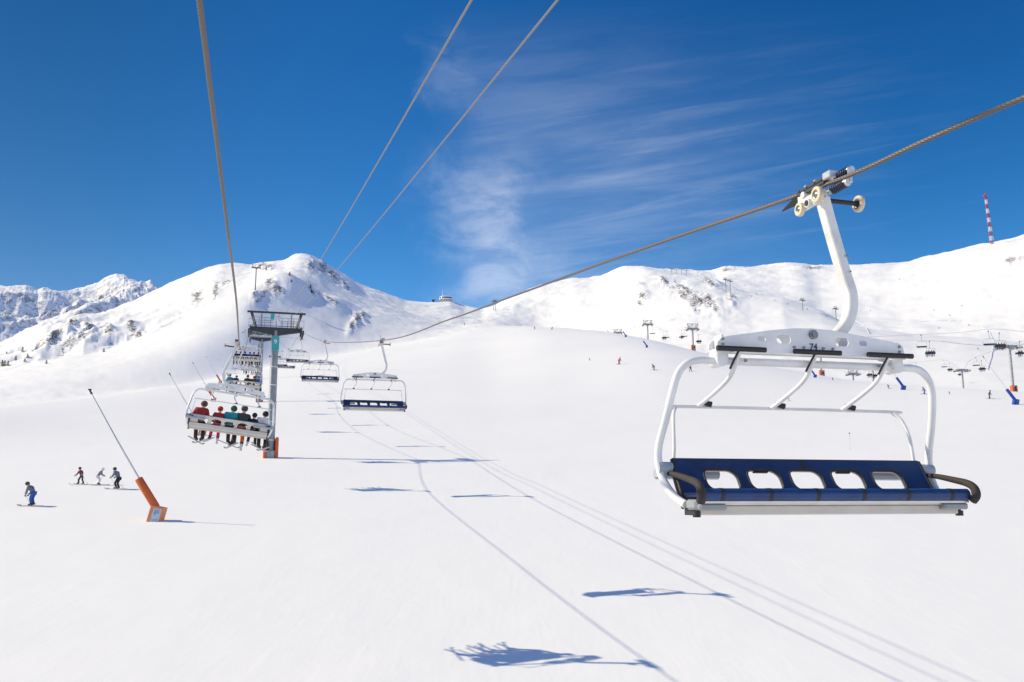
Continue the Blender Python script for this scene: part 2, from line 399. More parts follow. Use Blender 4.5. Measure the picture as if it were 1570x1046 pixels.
def snow_material(name, rocky):
    m = bpy.data.materials.new(name); m.use_nodes = True; nt = m.node_tree; L = nt.links.new; N = nt.nodes.new
    b = nt.nodes['Principled BSDF']; b.inputs['Roughness'].default_value = .62; b.inputs['Specular IOR Level'].default_value = .25
    tc = N('ShaderNodeTexCoord'); P = tc.outputs['Object']
    def noise(scale, detail=5, rough=.55, vec=None, dist=0):
        n = N('ShaderNodeTexNoise'); n.inputs['Scale'].default_value = scale; n.inputs['Detail'].default_value = detail
        n.inputs['Roughness'].default_value = rough; n.inputs['Distortion'].default_value = dist; L(vec or P, n.inputs['Vector']); return n.outputs['Fac']
    def mr(v, a, b_, c, d):
        r = N('ShaderNodeMapRange'); r.inputs['From Min'].default_value = a; r.inputs['From Max'].default_value = b_
        r.inputs['To Min'].default_value = c; r.inputs['To Max'].default_value = d; L(v, r.inputs['Value']); return r.outputs[0]
    def math_(op, a, b_):
        n = N('ShaderNodeMath'); n.operation = op
        for i, q in enumerate((a, b_)):
            if isinstance(q, (int, float)): n.inputs[i].default_value = q
            else: L(q, n.inputs[i])
        return n.outputs[0]
    def bump(h, strength, dist, prev=None):
        n = N('ShaderNodeBump'); n.inputs['Strength'].default_value = strength; n.inputs['Distance'].default_value = dist
        L(h, n.inputs['Height'])
        if prev is not None: L(prev, n.inputs['Normal'])
        return n.outputs[0]
    mp = N('ShaderNodeMapping'); mp.inputs['Rotation'].default_value = (0, 0, .5); mp.inputs['Scale'].default_value = (1, .16, 1); L(P, mp.inputs['Vector'])
    mp2 = N('ShaderNodeMapping'); mp2.inputs['Rotation'].default_value = (0, 0, -.75); mp2.inputs['Scale'].default_value = (1, .1, 1); L(P, mp2.inputs['Vector'])
    big = noise(.035, 4); mid = noise(.55, 5, .6); fine = noise(3.2, 4, .6)
    tr1 = noise(1.1, 3, .5, mp.outputs[0], .8); tr2 = noise(1.6, 3, .5, mp2.outputs[0], 1.2)
    nb = bump(big, .25, 1.6); nb = bump(mid, .17, .13, nb); nb = bump(tr1, .17, .07, nb); nb = bump(tr2, .12, .06, nb); nb = bump(fine, .10, .02, nb)
    col = N('ShaderNodeMix'); col.data_type = 'RGBA'
    col.inputs['A'].default_value = (.82,.82,.83,1); col.inputs['B'].default_value = (.85,.85,.86,1)
    L(mr(noise(.012, 5), .35, .65, 0, 1), col.inputs['Factor'])
    a = N('ShaderNodeAttribute'); a.attribute_name = 'rock'
    n1 = noise(.085 if not rocky else .03, 8, .7); n2 = noise(.42 if not rocky else .12, 7, .75); n3 = noise(1.1 if not rocky else .4, 4, .6)
    mask = math_('ADD', math_('MULTIPLY', math_('SUBTRACT', n1, .5), 1.7), math_('ADD', math_('MULTIPLY', math_('SUBTRACT', n2, .5), 1.4 if rocky else 3.2), math_('MULTIPLY', math_('SUBTRACT', n3, .5), .5)))
    geo = N('ShaderNodeNewGeometry'); sep = N('ShaderNodeSeparateXYZ'); L(geo.outputs['Normal'], sep.inputs[0])
    steep = mr(sep.outputs['Z'], .90, .40, -.12, .42)
    if rocky:
        fac = mr(math_('SUBTRACT', math_('ADD', mask, steep), .03), .0, .34, 0, .75)
    else:
        fac = mr(math_('ADD', mask, math_('SUBTRACT', math_('MULTIPLY', a.outputs['Fac'], 1.25), 1.02)), .0, .22, 0, .95)
    rc = N('ShaderNodeMix'); rc.data_type = 'RGBA'; rc.inputs['A'].default_value = (.07,.068,.078,1); rc.inputs['B'].default_value = (.20,.18,.175,1)
    L(mr(n2, .35, .7, 0, 1), rc.inputs['Factor'])
    mx = N('ShaderNodeMix'); mx.data_type = 'RGBA'; L(fac, mx.inputs['Factor']); L(col.outputs['Result'], mx.inputs['A']); L(rc.outputs['Result'], mx.inputs['B'])
    L(mx.outputs['Result'], b.inputs['Base Color'])
    L(nb, b.inputs['Normal'])
    return m
snow = snow_material('snow', False)
me = grid_mesh('snow_slope', XX, YY, HT, {'rock': rock, 'rough': lefth}); me.materials.append(snow)
tag(link('snow_slope', me), kind='structure')

# rocky range far to the left
azm = np.arange(-33.5, -19.5, .022)*D2R; rm = np.arange(1900, 3100, 7.0)
RM, AM = np.meshgrid(rm, azm, indexing='ij')
sky = [(-60,450,2600),(0,441,2600),(20,439,2600),(40,438,2600),(48,441,2600),(58,445,2600),(66,442,2600),(76,444,2600),(90,448,2600),(105,447,2650),(125,444,2700),(150,437,2750),(165,428,2750),(178,424,2750),(190,424.5,2750),(200,432,2750),(210,441,2750),(220,452,2750),(240,475,2750),(270,520,2750)]
low = [(-60,560,2000),(0,545,2000),(70,525,2000),(130,505,2050),(160,492,2100),(200,485,2150),(225,485,2200),(260,520,2200)]
r1, h1 = curve(low, azm); r2, h2 = curve(sky, azm)
Rm = np.array([np.full(len(azm), 1900.), r1, (r1*.5+r2*.5), r2, np.full(len(azm), 3100.)])
Hm = np.array([h1-60, h1, h1+(h2-h1)*.47, h2, h2-160])
HM = pchip(Rm, Hm, rm); XM = RM*np.sin(AM); YM = RM*np.cos(AM)
t = np.clip((RM-r1)/(r2-r1), 0, 1); edge = np.clip((1-t)*2.0, .12, 1)*np.clip(t*4, 0.2, 1)
rid = (ridged(XM/230.+.9, YM/700., 2, 60)-.55)*235
HM = HM+edge*(rid+(ridged(XM/85., YM/105., 5, 71, .55)-.55)*48)+ (ridged(XM/26., YM/26., 4, 77, .6)-.5)*7
mm = grid_mesh('rocky_mountain', XM, YM, HM, {'rock': np.ones_like(HM)}); mm.materials.append(snow_material('rocky_snow', True))
tag(link('rocky_mountain', mm), kind='structure')

# ground lookup
def ground(x, y):
    r = math.hypot(x, y); a = math.atan2(x, y)
    i = min(max(int(np.searchsorted(rs, r))-1, 0), len(rs)-2); j = min(max(int(np.searchsorted(azs, a))-1, 0), len(azs)-2)
    u = (r-rs[i])/(rs[i+1]-rs[i]); v = (a-azs[j])/(azs[j+1]-azs[j]); u = min(max(u, 0), 1)
    return float((HT[i,j]*(1-v)+HT[i,j+1]*v)*(1-u)+(HT[i+1,j]*(1-v)+HT[i+1,j+1]*v)*u)
def hit(px, py, rmin=20, rmax=2600):
    """where the view ray first meets the snow"""
    d = at(px, py, 1)-Vector((0,0,CZ)); hd = math.hypot(d.x, d.y); r = rmin
    while r < rmax:
        p = Vector((d.x/hd*r, d.y/hd*r, CZ+d.z/hd*r))
        if p.z < ground(p.x, p.y): 
            return Vector((p.x, p.y, ground(p.x, p.y)))
        r *= 1.004
    p = Vector((d.x/hd*rmin*3, d.y/hd*rmin*3, 0)); return Vector((p.x, p.y, ground(p.x, p.y)))
def depth(p): return cP*p.y+sP*(p.z-CZ)
def onground(px, Z, py=560):
    p = at(px, py, Z); return Vector((p.x, p.y, ground(p.x, p.y)))

AL = math.atan(398/F)                 # heading of the lift, left of the view
UPH = Vector((-math.sin(AL), math.cos(AL), 0)); SIDE = Vector((math.cos(AL), math.sin(AL), 0))

# ------------------------------------------------------------------ six-seat chair
# local frame: +y = travel (the riders' front), +z up, rope at the origin
CX = .27
def make_chair(seed_label):
    root = thing('chairlift_chair', seed_label, 'ski lift chair')
    # hanger: rectangular tube bent sideways
    pts = smoothpath([(0,-.02,-.10),(-.05,-.02,-.32),(-.125,-.02,-.62),(-.20,-.02,-.90),(-.245,-.02,-1.06),(-.245,-.02,-1.20),(-.20,-.02,-1.34),(-.10,-.03,-1.47),(.06,-.04,-1.58),(.2,-.04,-1.62)], 6)
    b = MB(); w, d, c = .051, .060, .010
    prof = [(w-c,-d),(w,-d+c),(w,d-c),(w-c,d),(-w+c,d),(-w,d-c),(-w,-d+c),(-w+c,-d)]
    b.sweep(pts, prof, up=(0,1,0), smooth=False)
    hg = b.build('hanger', MAT['offwhite'], root)
    b = MB(); b.cyl((-.185,.054,-.70),(-.185,.064,-.70),.012); b.next(); b.cyl((-.215,.054,-.86),(-.215,.064,-.86),.008); b.build('bolt', MAT['steel'], hg)
    # grip
    def flip(mb, dy=.15): mb.v = [(x, -(y+dy), z) for x, y, z in mb.v]; mb.f = [q[::-1] for q in mb.f]; return mb
    g = MB()
    g.box((0,.06,-.055),(.10,.36,.09), bev=.015); g.box((-.03,.27,.0),(.12,.13,.11), bev=.02)
    g.box((-.03,.27,-.075),(.07,.07,.07), bev=.012); g.cyl((-.06,.19,.02),(.055,.19,.02),.035,n=12)
    gr = flip(g, .10).build('grip', MAT['offwhite'], root)
    g = MB(); g.box((.03,-.0,.085),(.016,.56,.03), bev=.004); g.box((-.06,-.0,.085),(.016,.56,.03), bev=.004); g.box((-.015,.02,.048),(.10,.46,.035), bev=.005)
    for y in (.22,.08,-.06,-.2): g.cyl((-.075,y,.088),(.045,y,.088),.013)
    flip(g).build('grip_frame', MAT['dgrey'], gr)
    g = MB(); g.box((-.015,-.02,.10),(.05,.34,.012), bev=.003)
    for y in (.12,-.05): g.box((-.015,y,.11),(.10,.035,.02), bev=.004)
    flip(g).build('link_bar', MAT['alu'], gr)
    g = MB(); g.sweep([(-.02,.26,.045),(-.02,.42,.035),(-.02,.66,.012)], [(-.045,-.035),(.045,-.035),(.045,.035),(-.045,.035)], scale=[1,.75,.12], smooth=False)
    flip(g).build('wedge', MAT['black'], gr)
    g = MB(); g.box((-.015,-.27,.095),(.12,.13,.075), bev=.01); flip(g).build('jaw_block', MAT['alu'], gr)
    for sx, z in ((-.075,.075),(-.03,-.055)):
        g = MB(); hp = []
        for i in range(113):
            t = i/112; a = t*2*math.pi*7; hp.append((sx+.036*math.cos(a), -.26-.24*t, z+.036*math.sin(a)))
        g.tube(hp, .012, 6); flip(g).build('spring', MAT['navyd'], gr)
    g = MB()
    for sx, z in ((-.075,.075),(-.03,-.055)): g.next(); g.cyl((sx,-.49,z),(sx,-.53,z),.042,.034,n=18); g.cyl((sx,-.2,z),(sx,-.5,z),.028)
    flip(g).build('spring_cap', MAT['alu'], gr)
    g = MB(); g.box((-.055,-.52,.02),(.05,.03,.17), bev=.012); flip(g).build('spring_bridge', MAT['alu'], gr)
    def wheel(x, y, z, r, th):
        y = -y
        g = MB(); g.lathe([(r*.55,-th/2),(r*.86,-th/2),(r*.97,-th*.40),(r,-th*.25),(r,th*.25),(r*.97,th*.40),(r*.86,th/2),(r*.55,th/2),(r*.55,-th/2)], (x,y,z), 'x', 32); o = g.build('roller', MAT['rubber'], gr)
        g = MB(); g.lathe([(.0,-th*.45),(r*.22,-th*.5),(r*.28,-th*.36),(r*.5,-th*.30),(r*.56,-th*.47),(r*.56,th*.47),(r*.5,th*.30),(r*.28,th*.36),(r*.22,th*.5),(0,th*.45)], (x,y,z), 'x', 24); g.build('hub', MAT['steel'], o)
    wheel(.085,.30,-.135,.072,.05); wheel(.09,-.03,-.085,.085,.055); wheel(-.40,-.0,-.13,.085,.045)
    g = MB(); g.box((.045,.13,-.105),(.04,.36,.10), bev=.012); g.cyl((.04,.15,-.115),(.10,.15,-.115),.045,n=18)
    flip(g, 0).build('roller_bracket', MAT['offwhite'], gr)
    g = MB(); g.cyl((-.03,0,-.125),(-.37,0,-.13),.024); g.cyl((-.36,0,-.13),(-.425,0,-.13),.033); g.next(); g.cyl((.10,.15,-.115),(.108,.15,-.115),.03)
    flip(g, 0).build('axle', MAT['black'], gr)
    # beam: two side plates
    out = [(-1.02,-.155),(-1.0,-.03),(-.97,0),(-.90,.015),(-.45,.075),(-.2,.105),(0,.112),(.2,.105),(.45,.075),(.9,.0),(.97,-.02),(1.01,-.06),(1.02,-.155)]
    out = out+[(.86,-.155),(.82,-.14),(-.82,-.14),(-.86,-.155)]
    # x mirrored: the plate is seen from the front as its own mirror image
    holes = [rrect(s*.315+.0, -.008, .15, .085, .042) for s in (-1,1)]+[rrect(s*.55, -.012, .085, .05, .0245) for s in (-1,1)]
    bm_root = None
    for y, nm in ((.085,'front'),(-.085,'rear')):
        me = plate('beam_plate', out, holes, .012, .002); me.transform(Matrix.Translation((CX, y, -1.575)) @ Matrix.Rotation(math.pi/2, 4, 'X'))
        me.materials.clear(); me.materials.append(MAT['white'])
        o = link('beam_plate', me, root)
        if bm_root is None: bm_root = o
    b = MB(); b.box((CX,0,-1.705),(1.7,.10,.010))
    for x in (-.95,-.02,.02,.95): b.box((CX+x,0,-1.63),(.02,.155,.14))
    b.build('beam_web', MAT['white'], root)
    b = MB()
    for s in (-1,1):
        b.next(); b.cyl((CX+s*.955,.072,-1.805),(CX+s*.955,-.10,-1.805),.055,n=24)
        b.box((CX+s*.950,-.01,-1.75),(.125,.160,.12), bev=.01)
    b.build('end_bracket', MAT['white'], root)
    b = MB()
    for x in (-.21,-.105,.105,.21,-.955,.955): b.next(); b.cyl((CX+x,.09,-1.655),(CX+x,.104,-1.655),.014,n=6)
    for x in (-.955,.955): b.next(); b.cyl((CX+x,.09,-1.605),(CX+x,.104,-1.605),.014,n=6)
    for x in (-.72,.72): b.next(); b.cyl((CX+x,.07,-1.80),(CX+x,.085,-1.80),.016,n=10)
    b.build('bolt', MAT['steel'], bm_root)
    b = MB(); b.cyl((CX,.09,-1.525),(CX,.115,-1.525),.044,n=20); b.cyl((CX,.115,-1.525),(CX,.128,-1.525),.024,n=14); b.build('pivot_bolt', MAT['steel'], bm_root)
    # hoop frame: one bent tube
    side = [(1.02,-.0,-1.80),(1.16,0,-1.80),(1.27,-.005,-1.83),(1.36,-.02,-1.92),(1.41,-.05,-2.08),(1.45,-.14,-2.35),(1.48,-.24,-2.58),(1.48,-.26,-2.75),(1.46,-.20,-2.92),(1.42,-.06,-3.06),(1.38,.08,-3.13)]
    L_ = [(-x+CX, y, z) for x, y, z in side][::-1]; R_ = [(x+CX, y, z) for x, y, z in side]
    b = MB(); b.tube(smoothpath(L_+[(CX-.5,0,-1.80),(CX,0,-1.80),(CX+.5,0,-1.80)]+R_, 5), .037, 14); fr = b.build('hoop_frame', MAT['white'], root)
    b = MB()
    for s in (-1,1):
        b.next(); b.cyl((CX+s*1.50,-.25,-2.80),(CX+s*1.36,-.25,-2.80),.06,n=16)
        b.next(); b.cyl((CX+s*1.47,-.37,-2.855),(CX+s*.82,-.37,-2.855),.045,n=8,smooth=False); b.box((CX+s*1.46,-.31,-2.85),(.05,.14,.06))
    b.build('pivot_tube', MAT['stub'], fr)
    # safety bar, raised
    sb = []
    for s, order in ((-1,1),(1,-1)):
        q = [(CX+s*1.33,-.28,-2.80),(CX+s*1.31,-.28,-2.62),(CX+s*1.30,-.30,-2.45),(CX+s*1.27,-.36,-2.29),(CX+s*1.22,-.42,-2.22),(CX+s*1.14,-.44,-2.195)]
        sb += q if order == 1 else q[::-1]
    b = MB(); b.tube(smoothpath(sb, 5), .017, 8); bar = b.build('safety_bar', MAT['white'], root)
    # footrests carried by the bar
    for x in (-.80,0,.80):
        b = MB(); xx = CX+x
        b.tube(smoothpath([(xx+.17,-.44,-2.19),(xx+.115,-.33,-2.12),(xx+.04,-.17,-2.01),(xx+.01,-.06,-1.93),(xx+.005,.03,-1.84),(xx,.12,-1.715)], 5), .022, 8)
        fo = b.build('footrest', MAT['white'], root)
        b = MB(); b.cyl((xx-.25,.155,-1.705),(xx+.25,.155,-1.705),.025,n=14); b.next(); b.cyl((xx+.15,-.40,-2.15),(xx+.055,-.385,-2.175),.022,.030,n=14); b.build('rubber_grip', MAT['black'], fo)
        b = MB(); b.tube([(xx+.025,.155,-1.715),(xx+.05,.10,-1.80),(xx+.07,.05,-1.88)], .011, 6); b.build('strut', MAT['black'], fo)
    # backrest: front blue pad, rear beige shell, both with five windows
    wx = [-.90,-.45,0,.45,.90]
    W = 1.345; out = [(-W,-.20),(W,-.20),(W,.195),(W-.02,.2),(-W+.02,.2),(-W,.195)]
    Rb = Matrix.Translation((CX,-.14,-2.90)) @ Matrix.Rotation(math.radians(90+32), 4, 'X')
    sc_ = 1.10
    def win(cx, w, h):
        out = []
        for sx, sy, a, r in ((1,1,0,.062),(-1,1,90,.098),(-1,-1,180,.062),(1,-1,270,.098)):
            for i in range(8):
                t = math.radians(a+90*i/7); out.append((cx+sx*(w/2-r)+r*math.cos(t), -.012+sy*(h/2-r)+r*math.sin(t)))
        return out
    out2 = [(x, y*sc_) for x, y in out]
    hol = [win(x, .345, .235) for x in wx]
    me = plate('backrest', out2, hol, .022, .004); me.transform(Rb); me.materials.clear(); me.materials.append(MAT['navy'])
    bk = link('backrest', me, root)
    hol2 = [win(x, .34, .23) for x in wx]
    me = plate('back_shell', [(x*.995, y if y > 0 else y-.075) for x, y in out2], hol2, .016, .002); me.transform(Rb @ Matrix.Translation((0,0,.024))); me.materials.clear(); me.materials.append(MAT['beige'])
    link('back_shell', me, bk)
    b = MB()
    for x in wx:
        b.next(); b.tube([Rb@Vector((p[0], p[1], -.005)) for p in win(x, .345, .235)], .0125, 6, closed=True)
    for s in (-1,1): b.next(); b.tube([Rb@Vector((s*(W+.005), y, 0)) for y in (-.22,0,.215)], .018, 8)
    b.next(); b.tube([Rb@Vector((x, .222, 0)) for x in (-W,0,W)], .010, 6)
    b.build('piping', MAT['black'], bk)
    b = MB(); b.box((0,0,0),(.035,.11,.030)); me = b.mesh('strap', MAT['black']); me.transform(Rb@Matrix.Translation((0,.165,0))); link('strap', me, bk)
    b = MB()
    for y_, r_ in ((.205,.022),(-.235,.028)): b.next(); b.cyl(Rb@Vector((-W,y_,.05)), Rb@Vector((W,y_,.05)), r_, n=12)
    b.build('rail', MAT['alu'], bk)
    b = MB()
    for s in (-1,1): 
        b.next(); me_ = Rb@Vector((s*(W-.04), .17, .06)); b.box(me_, (.15,.06,.07), rot=Rb, bev=.01)
        me_ = Rb@Vector((s*(W-.0), -.05, .055)); b.box(me_, (.03,.46,.05), rot=Rb, bev=.01)
    for x in (-.45,.45): b.next(); b.box(Rb@Vector((x,.108,.03)), (.16,.03,.03), rot=Rb, bev=.006)
    b.build('end_cap', MAT['black'], bk)
    # seat
    b = MB(); b.box((CX,.12,-3.055),(2.70,.48,.055), bev=.02); seat = b.build('seat', MAT['navy'], root)
    b = MB(); b.cyl((CX-1.37,.36,-3.045),(CX+1.37,.36,-3.045),.058,n=20); b.build('front_roll', MAT['navy2'], seat)
    b = MB()
    for k in range(-2,4): b.next(); b.cyl((CX+.47*k-.235-.018,.36,-3.045),(CX+.47*k-.235+.018,.36,-3.045),.0605,n=20)
    b.build('strap', MAT['black'], seat)
    b = MB(); b.box((CX,.345,-3.108),(2.74,.09,.022), bev=.004); b.next(); b.box((CX,.17,-3.117),(2.66,.30,.035), bev=.004); b.build('edge_rail', MAT['alu'], seat)
    b = MB(); b.box((CX,.15,-3.180),(2.68,.26,.085), bev=.01); b.box((CX,-.150,-3.075),(2.68,.03,.13), bev=.008); b.build('seat_pan', MAT['beige'], seat)
    b = MB()
    for s in (-1,1): b.next(); b.box((CX+s*1.352,.15,-3.175),(.022,.27,.10), bev=.004); b.cyl((CX+s*1.36,.26,-3.19),(CX+s*1.36,.26,-3.24),.035)
    b.build('end_cap', MAT['black'], seat)
    b = MB()
    for s in (-1,1): b.next(); b.box((CX+s*1.25,.30,-3.15),(.26,.14,.06), bev=.015); b.box((CX+s*1.37,.22,-3.13),(.06,.2,.09), bev=.02)
    b.build('latch_bracket', MAT['grey'], seat)
    for s in (-1,1):
        b = MB(); X = CX+s*1.40
        pts = smoothpath([(X,-.22,-2.85),(X,-.05,-2.865),(X,.16,-2.90),(X,.34,-2.935),(X,.43,-2.98),(X,.45,-3.05),(X-s*.01,.41,-3.10)], 5)
        n = len(pts); b.tube(pts, .031, 12, scale=[.70+.62*min(1, i/(n*.75)) for i in range(n)]); b.build('armrest', MAT['brownblk'], root)
    return root

near_chair = make_chair('large white six seat chair with navy padding and the number 74 on its beam')
near_chair['group'] = 'empty chairs coming down'
chair_tree = tree(near_chair)
def heading(o, uphill, yaw=0, roll=0, pitch=0):
    a = AL+math.radians(yaw)        # +y local -> UPH
    o.rotation_mode = 'XYZ'
    o.rotation_euler = (math.radians(pitch), math.radians(roll), a+(0 if uphill else math.pi))
near_chair.location = at(1262, 289, 9.2); heading(near_chair, False, -1.4)
nm = textmesh('number_plate', '74', .085, MAT['inkb']); nm.transform(Matrix.Translation((CX,.0935,-1.645)) @ Matrix.Rotation(math.pi,4,'Z') @ Matrix.Rotation(math.pi/2,4,'X'))
num = link('number', nm, near_chair)
GD = 'empty chairs coming down'; GU = 'occupied chairs going up'
def put_chair(px, py, Z, uphill, label, group, yaw=0, roll=0):
    c = clone(chair_tree); c.location = at(px, py, Z); heading(c, uphill, yaw, roll); c['label'] = label; c['group'] = group
    return c
R = [put_chair(585,523.5,42,False,'empty white chair with navy padding, alone midway between chair 74 and the lift tower',GD,0,0),
     put_chair(498,524,72,False,'smaller empty six seat chair with navy padding hanging just right of the lift tower',GD),
     put_chair(461,519,118,False,'small empty chair whose navy seat shows right behind the lift tower pole',GD),
     put_chair(442,535.5,150,False,'tiny empty navy chair half hidden behind the lift tower pole',GD),
     put_chair(432,538,185,False,'tiny empty chair just behind the teal sign of the lift tower, second from the pole',GD),
     put_chair(424,529,225,False,'speck of an empty chair far up the rope beside the second tower',GD)]
U = [put_chair(363,527.5,33,True,'chair seen from behind with beige back and six riders, tilted to the right',GU,0,7.5),
     put_chair(373,534,75,True,'six seat chair with five riders hanging behind the beam of the tilted chair',GU,0,2.5),
     put_chair(376.5,508,98,True,'six seat chair full of dark dressed riders passing the lift tower arm',GU),
     put_chair(383,536,138,True,'small chair with a few riders beyond the lift tower',GU),
     put_chair(388,533,172,True,'tiny occupied chair just below the arm of the second tower',GU)]

# ------------------------------------------------------------------ ropes
def rope_prof(r, lobes=6, n=24):
    return [(r*(1+.10*math.cos(lobes*2*math.pi*i/n))*math.cos(2*math.pi*i/n), r*(1+.10*math.cos(lobes*2*math.pi*i/n))*math.sin(2*math.pi*i/n)) for i in range(n)]
def twisted(name, pts, r, label, mat, lay=.28, near=14):
    """polyline of world points -> stranded wire rope"""
    P = smoothpath(pts, 12); v = []; f = []; rings = 0; dist = 0
    cam = Vector((0,0,CZ)); n = 42 if near else 12; samples = []
    for a, b in zip(P[:-1], P[1:]):
        L = (b-a).length; t = 0
        while t < L:
            p = a+(b-a)*(t/L); samples.append((p, dist+t)); dd = (p-cam).length
            t += .010 if (dd < 14 and near and p.y > 2) else (.05 if dd < 30 and p.y > 0 else (.6 if dd < 80 else 3))
        dist += L
    samples.append((P[-1], dist))
    S = samples; m = len(S)
    for i in range(m):
        p, d = S[i]; tg = (S[min(i+1,m-1)][0]-S[max(i-1,0)][0]).normalized()
        a = tg.cross(Vector((0,0,1))).normalized(); b = tg.cross(a)
        far = (p-cam).length > near
        for k in range(n):
            th = 2*math.pi*k/n; tw = 2*math.pi*d/lay
            rad = r*(.95 if far else (.66+.36*abs(math.cos(3*(th-tw)))**.6))
            v.append(p+a*(rad*math.cos(th))+b*(rad*math.sin(th)))
    f = [(i*n+j, i*n+(j+1)%n, (i+1)*n+(j+1)%n, (i+1)*n+j) for i in range(m-1) for j in range(n)]
    mb = MB(); mb.add(v, f, True); o = mb.build(name, mat)
    tag(o, label, 'cable'); return o
ropem = M('wire_rope', (.135,.115,.108), .5, metal=.35, bump=.2, bscale=90)
cablem = M('weathered_cable', (.22,.205,.20), .5, metal=.3)
def upX(Z): return -.35-.284*Z
def dnX(Z): return 5.74-.284*Z
upR = [camp(upX(-70),11,-70), camp(upX(-30),5.9,-30), camp(upX(0),2.86,0), camp(upX(6),2.24,6), camp(upX(12),1.64,12), camp(upX(20),.80,20), at(367,528,33), at(371,536,50), at(376,535,75), at(382.5,509.5,98),at(384,508,100), at(385,508.5,102), at(385,535,138), at(388,533,172), at(390,521,205), at(392,525,260), at(393,512,300), at(392,470,460), at(389,418,600)]
dnR = [camp(dnX(-70),8,-70), camp(dnX(-30),4.2,-30), camp(dnX(0),2.35,0), at(1570,150,6.79), at(1262,285,9.2), at(990,380,13.33), at(787,454,20.1), at(689,490,26.6), at(587,522,41), at(497,523.5,72), at(466,511,101), at(463.5,510.5,103), at(455,519,118), at(442,535,150), at(425,522,205), at(418,527,260), at(414,512,300), at(406,470,460), at(400,418,600)]
twisted('haul_rope', upR, .0215, 'brown steel haul rope passing overhead on the left and running up to the occupied chairs', ropem)
twisted('haul_rope', dnR, .0215, 'brown steel haul rope entering at the right edge and holding the empty chair 74', ropem)
def cable(pts, r, label, mat=None):
    mb = MB(); mb.tube(smoothpath(pts, 8), r, 8); return tag(mb.build('cable', mat or cablem), label, 'cable')
for px0, yb, xe, lab in ((723, 480, 437, 'grey overhead cable crossing the sky, left one of the pair above the slope'), (855, 482, 452, 'grey overhead cable crossing the sky, right one of the pair above the slope')):
    Xa, Ya, Xb, Yb = (px0-785)/F*11, 523/F*11, (xe-785)/F*101, (523-yb)/F*101
    pts = [camp(Xa+(Xb-Xa)*(Z-11)/90, Ya+(Yb-Ya)*(Z-11)/90-.00016*(Z-11)*(101-Z), Z) for Z in (-60,-30,-10,0,5,8,11,15,20,30,45,60,80,101)]
    k_ = (px0-723)/132.
    pts += [at(xe-12-k_*8,487,205), at(400+14*k_,480,330), at(392+10*k_,402,600)]
    twisted('cable', pts, .0155, lab, cablem, near=0)

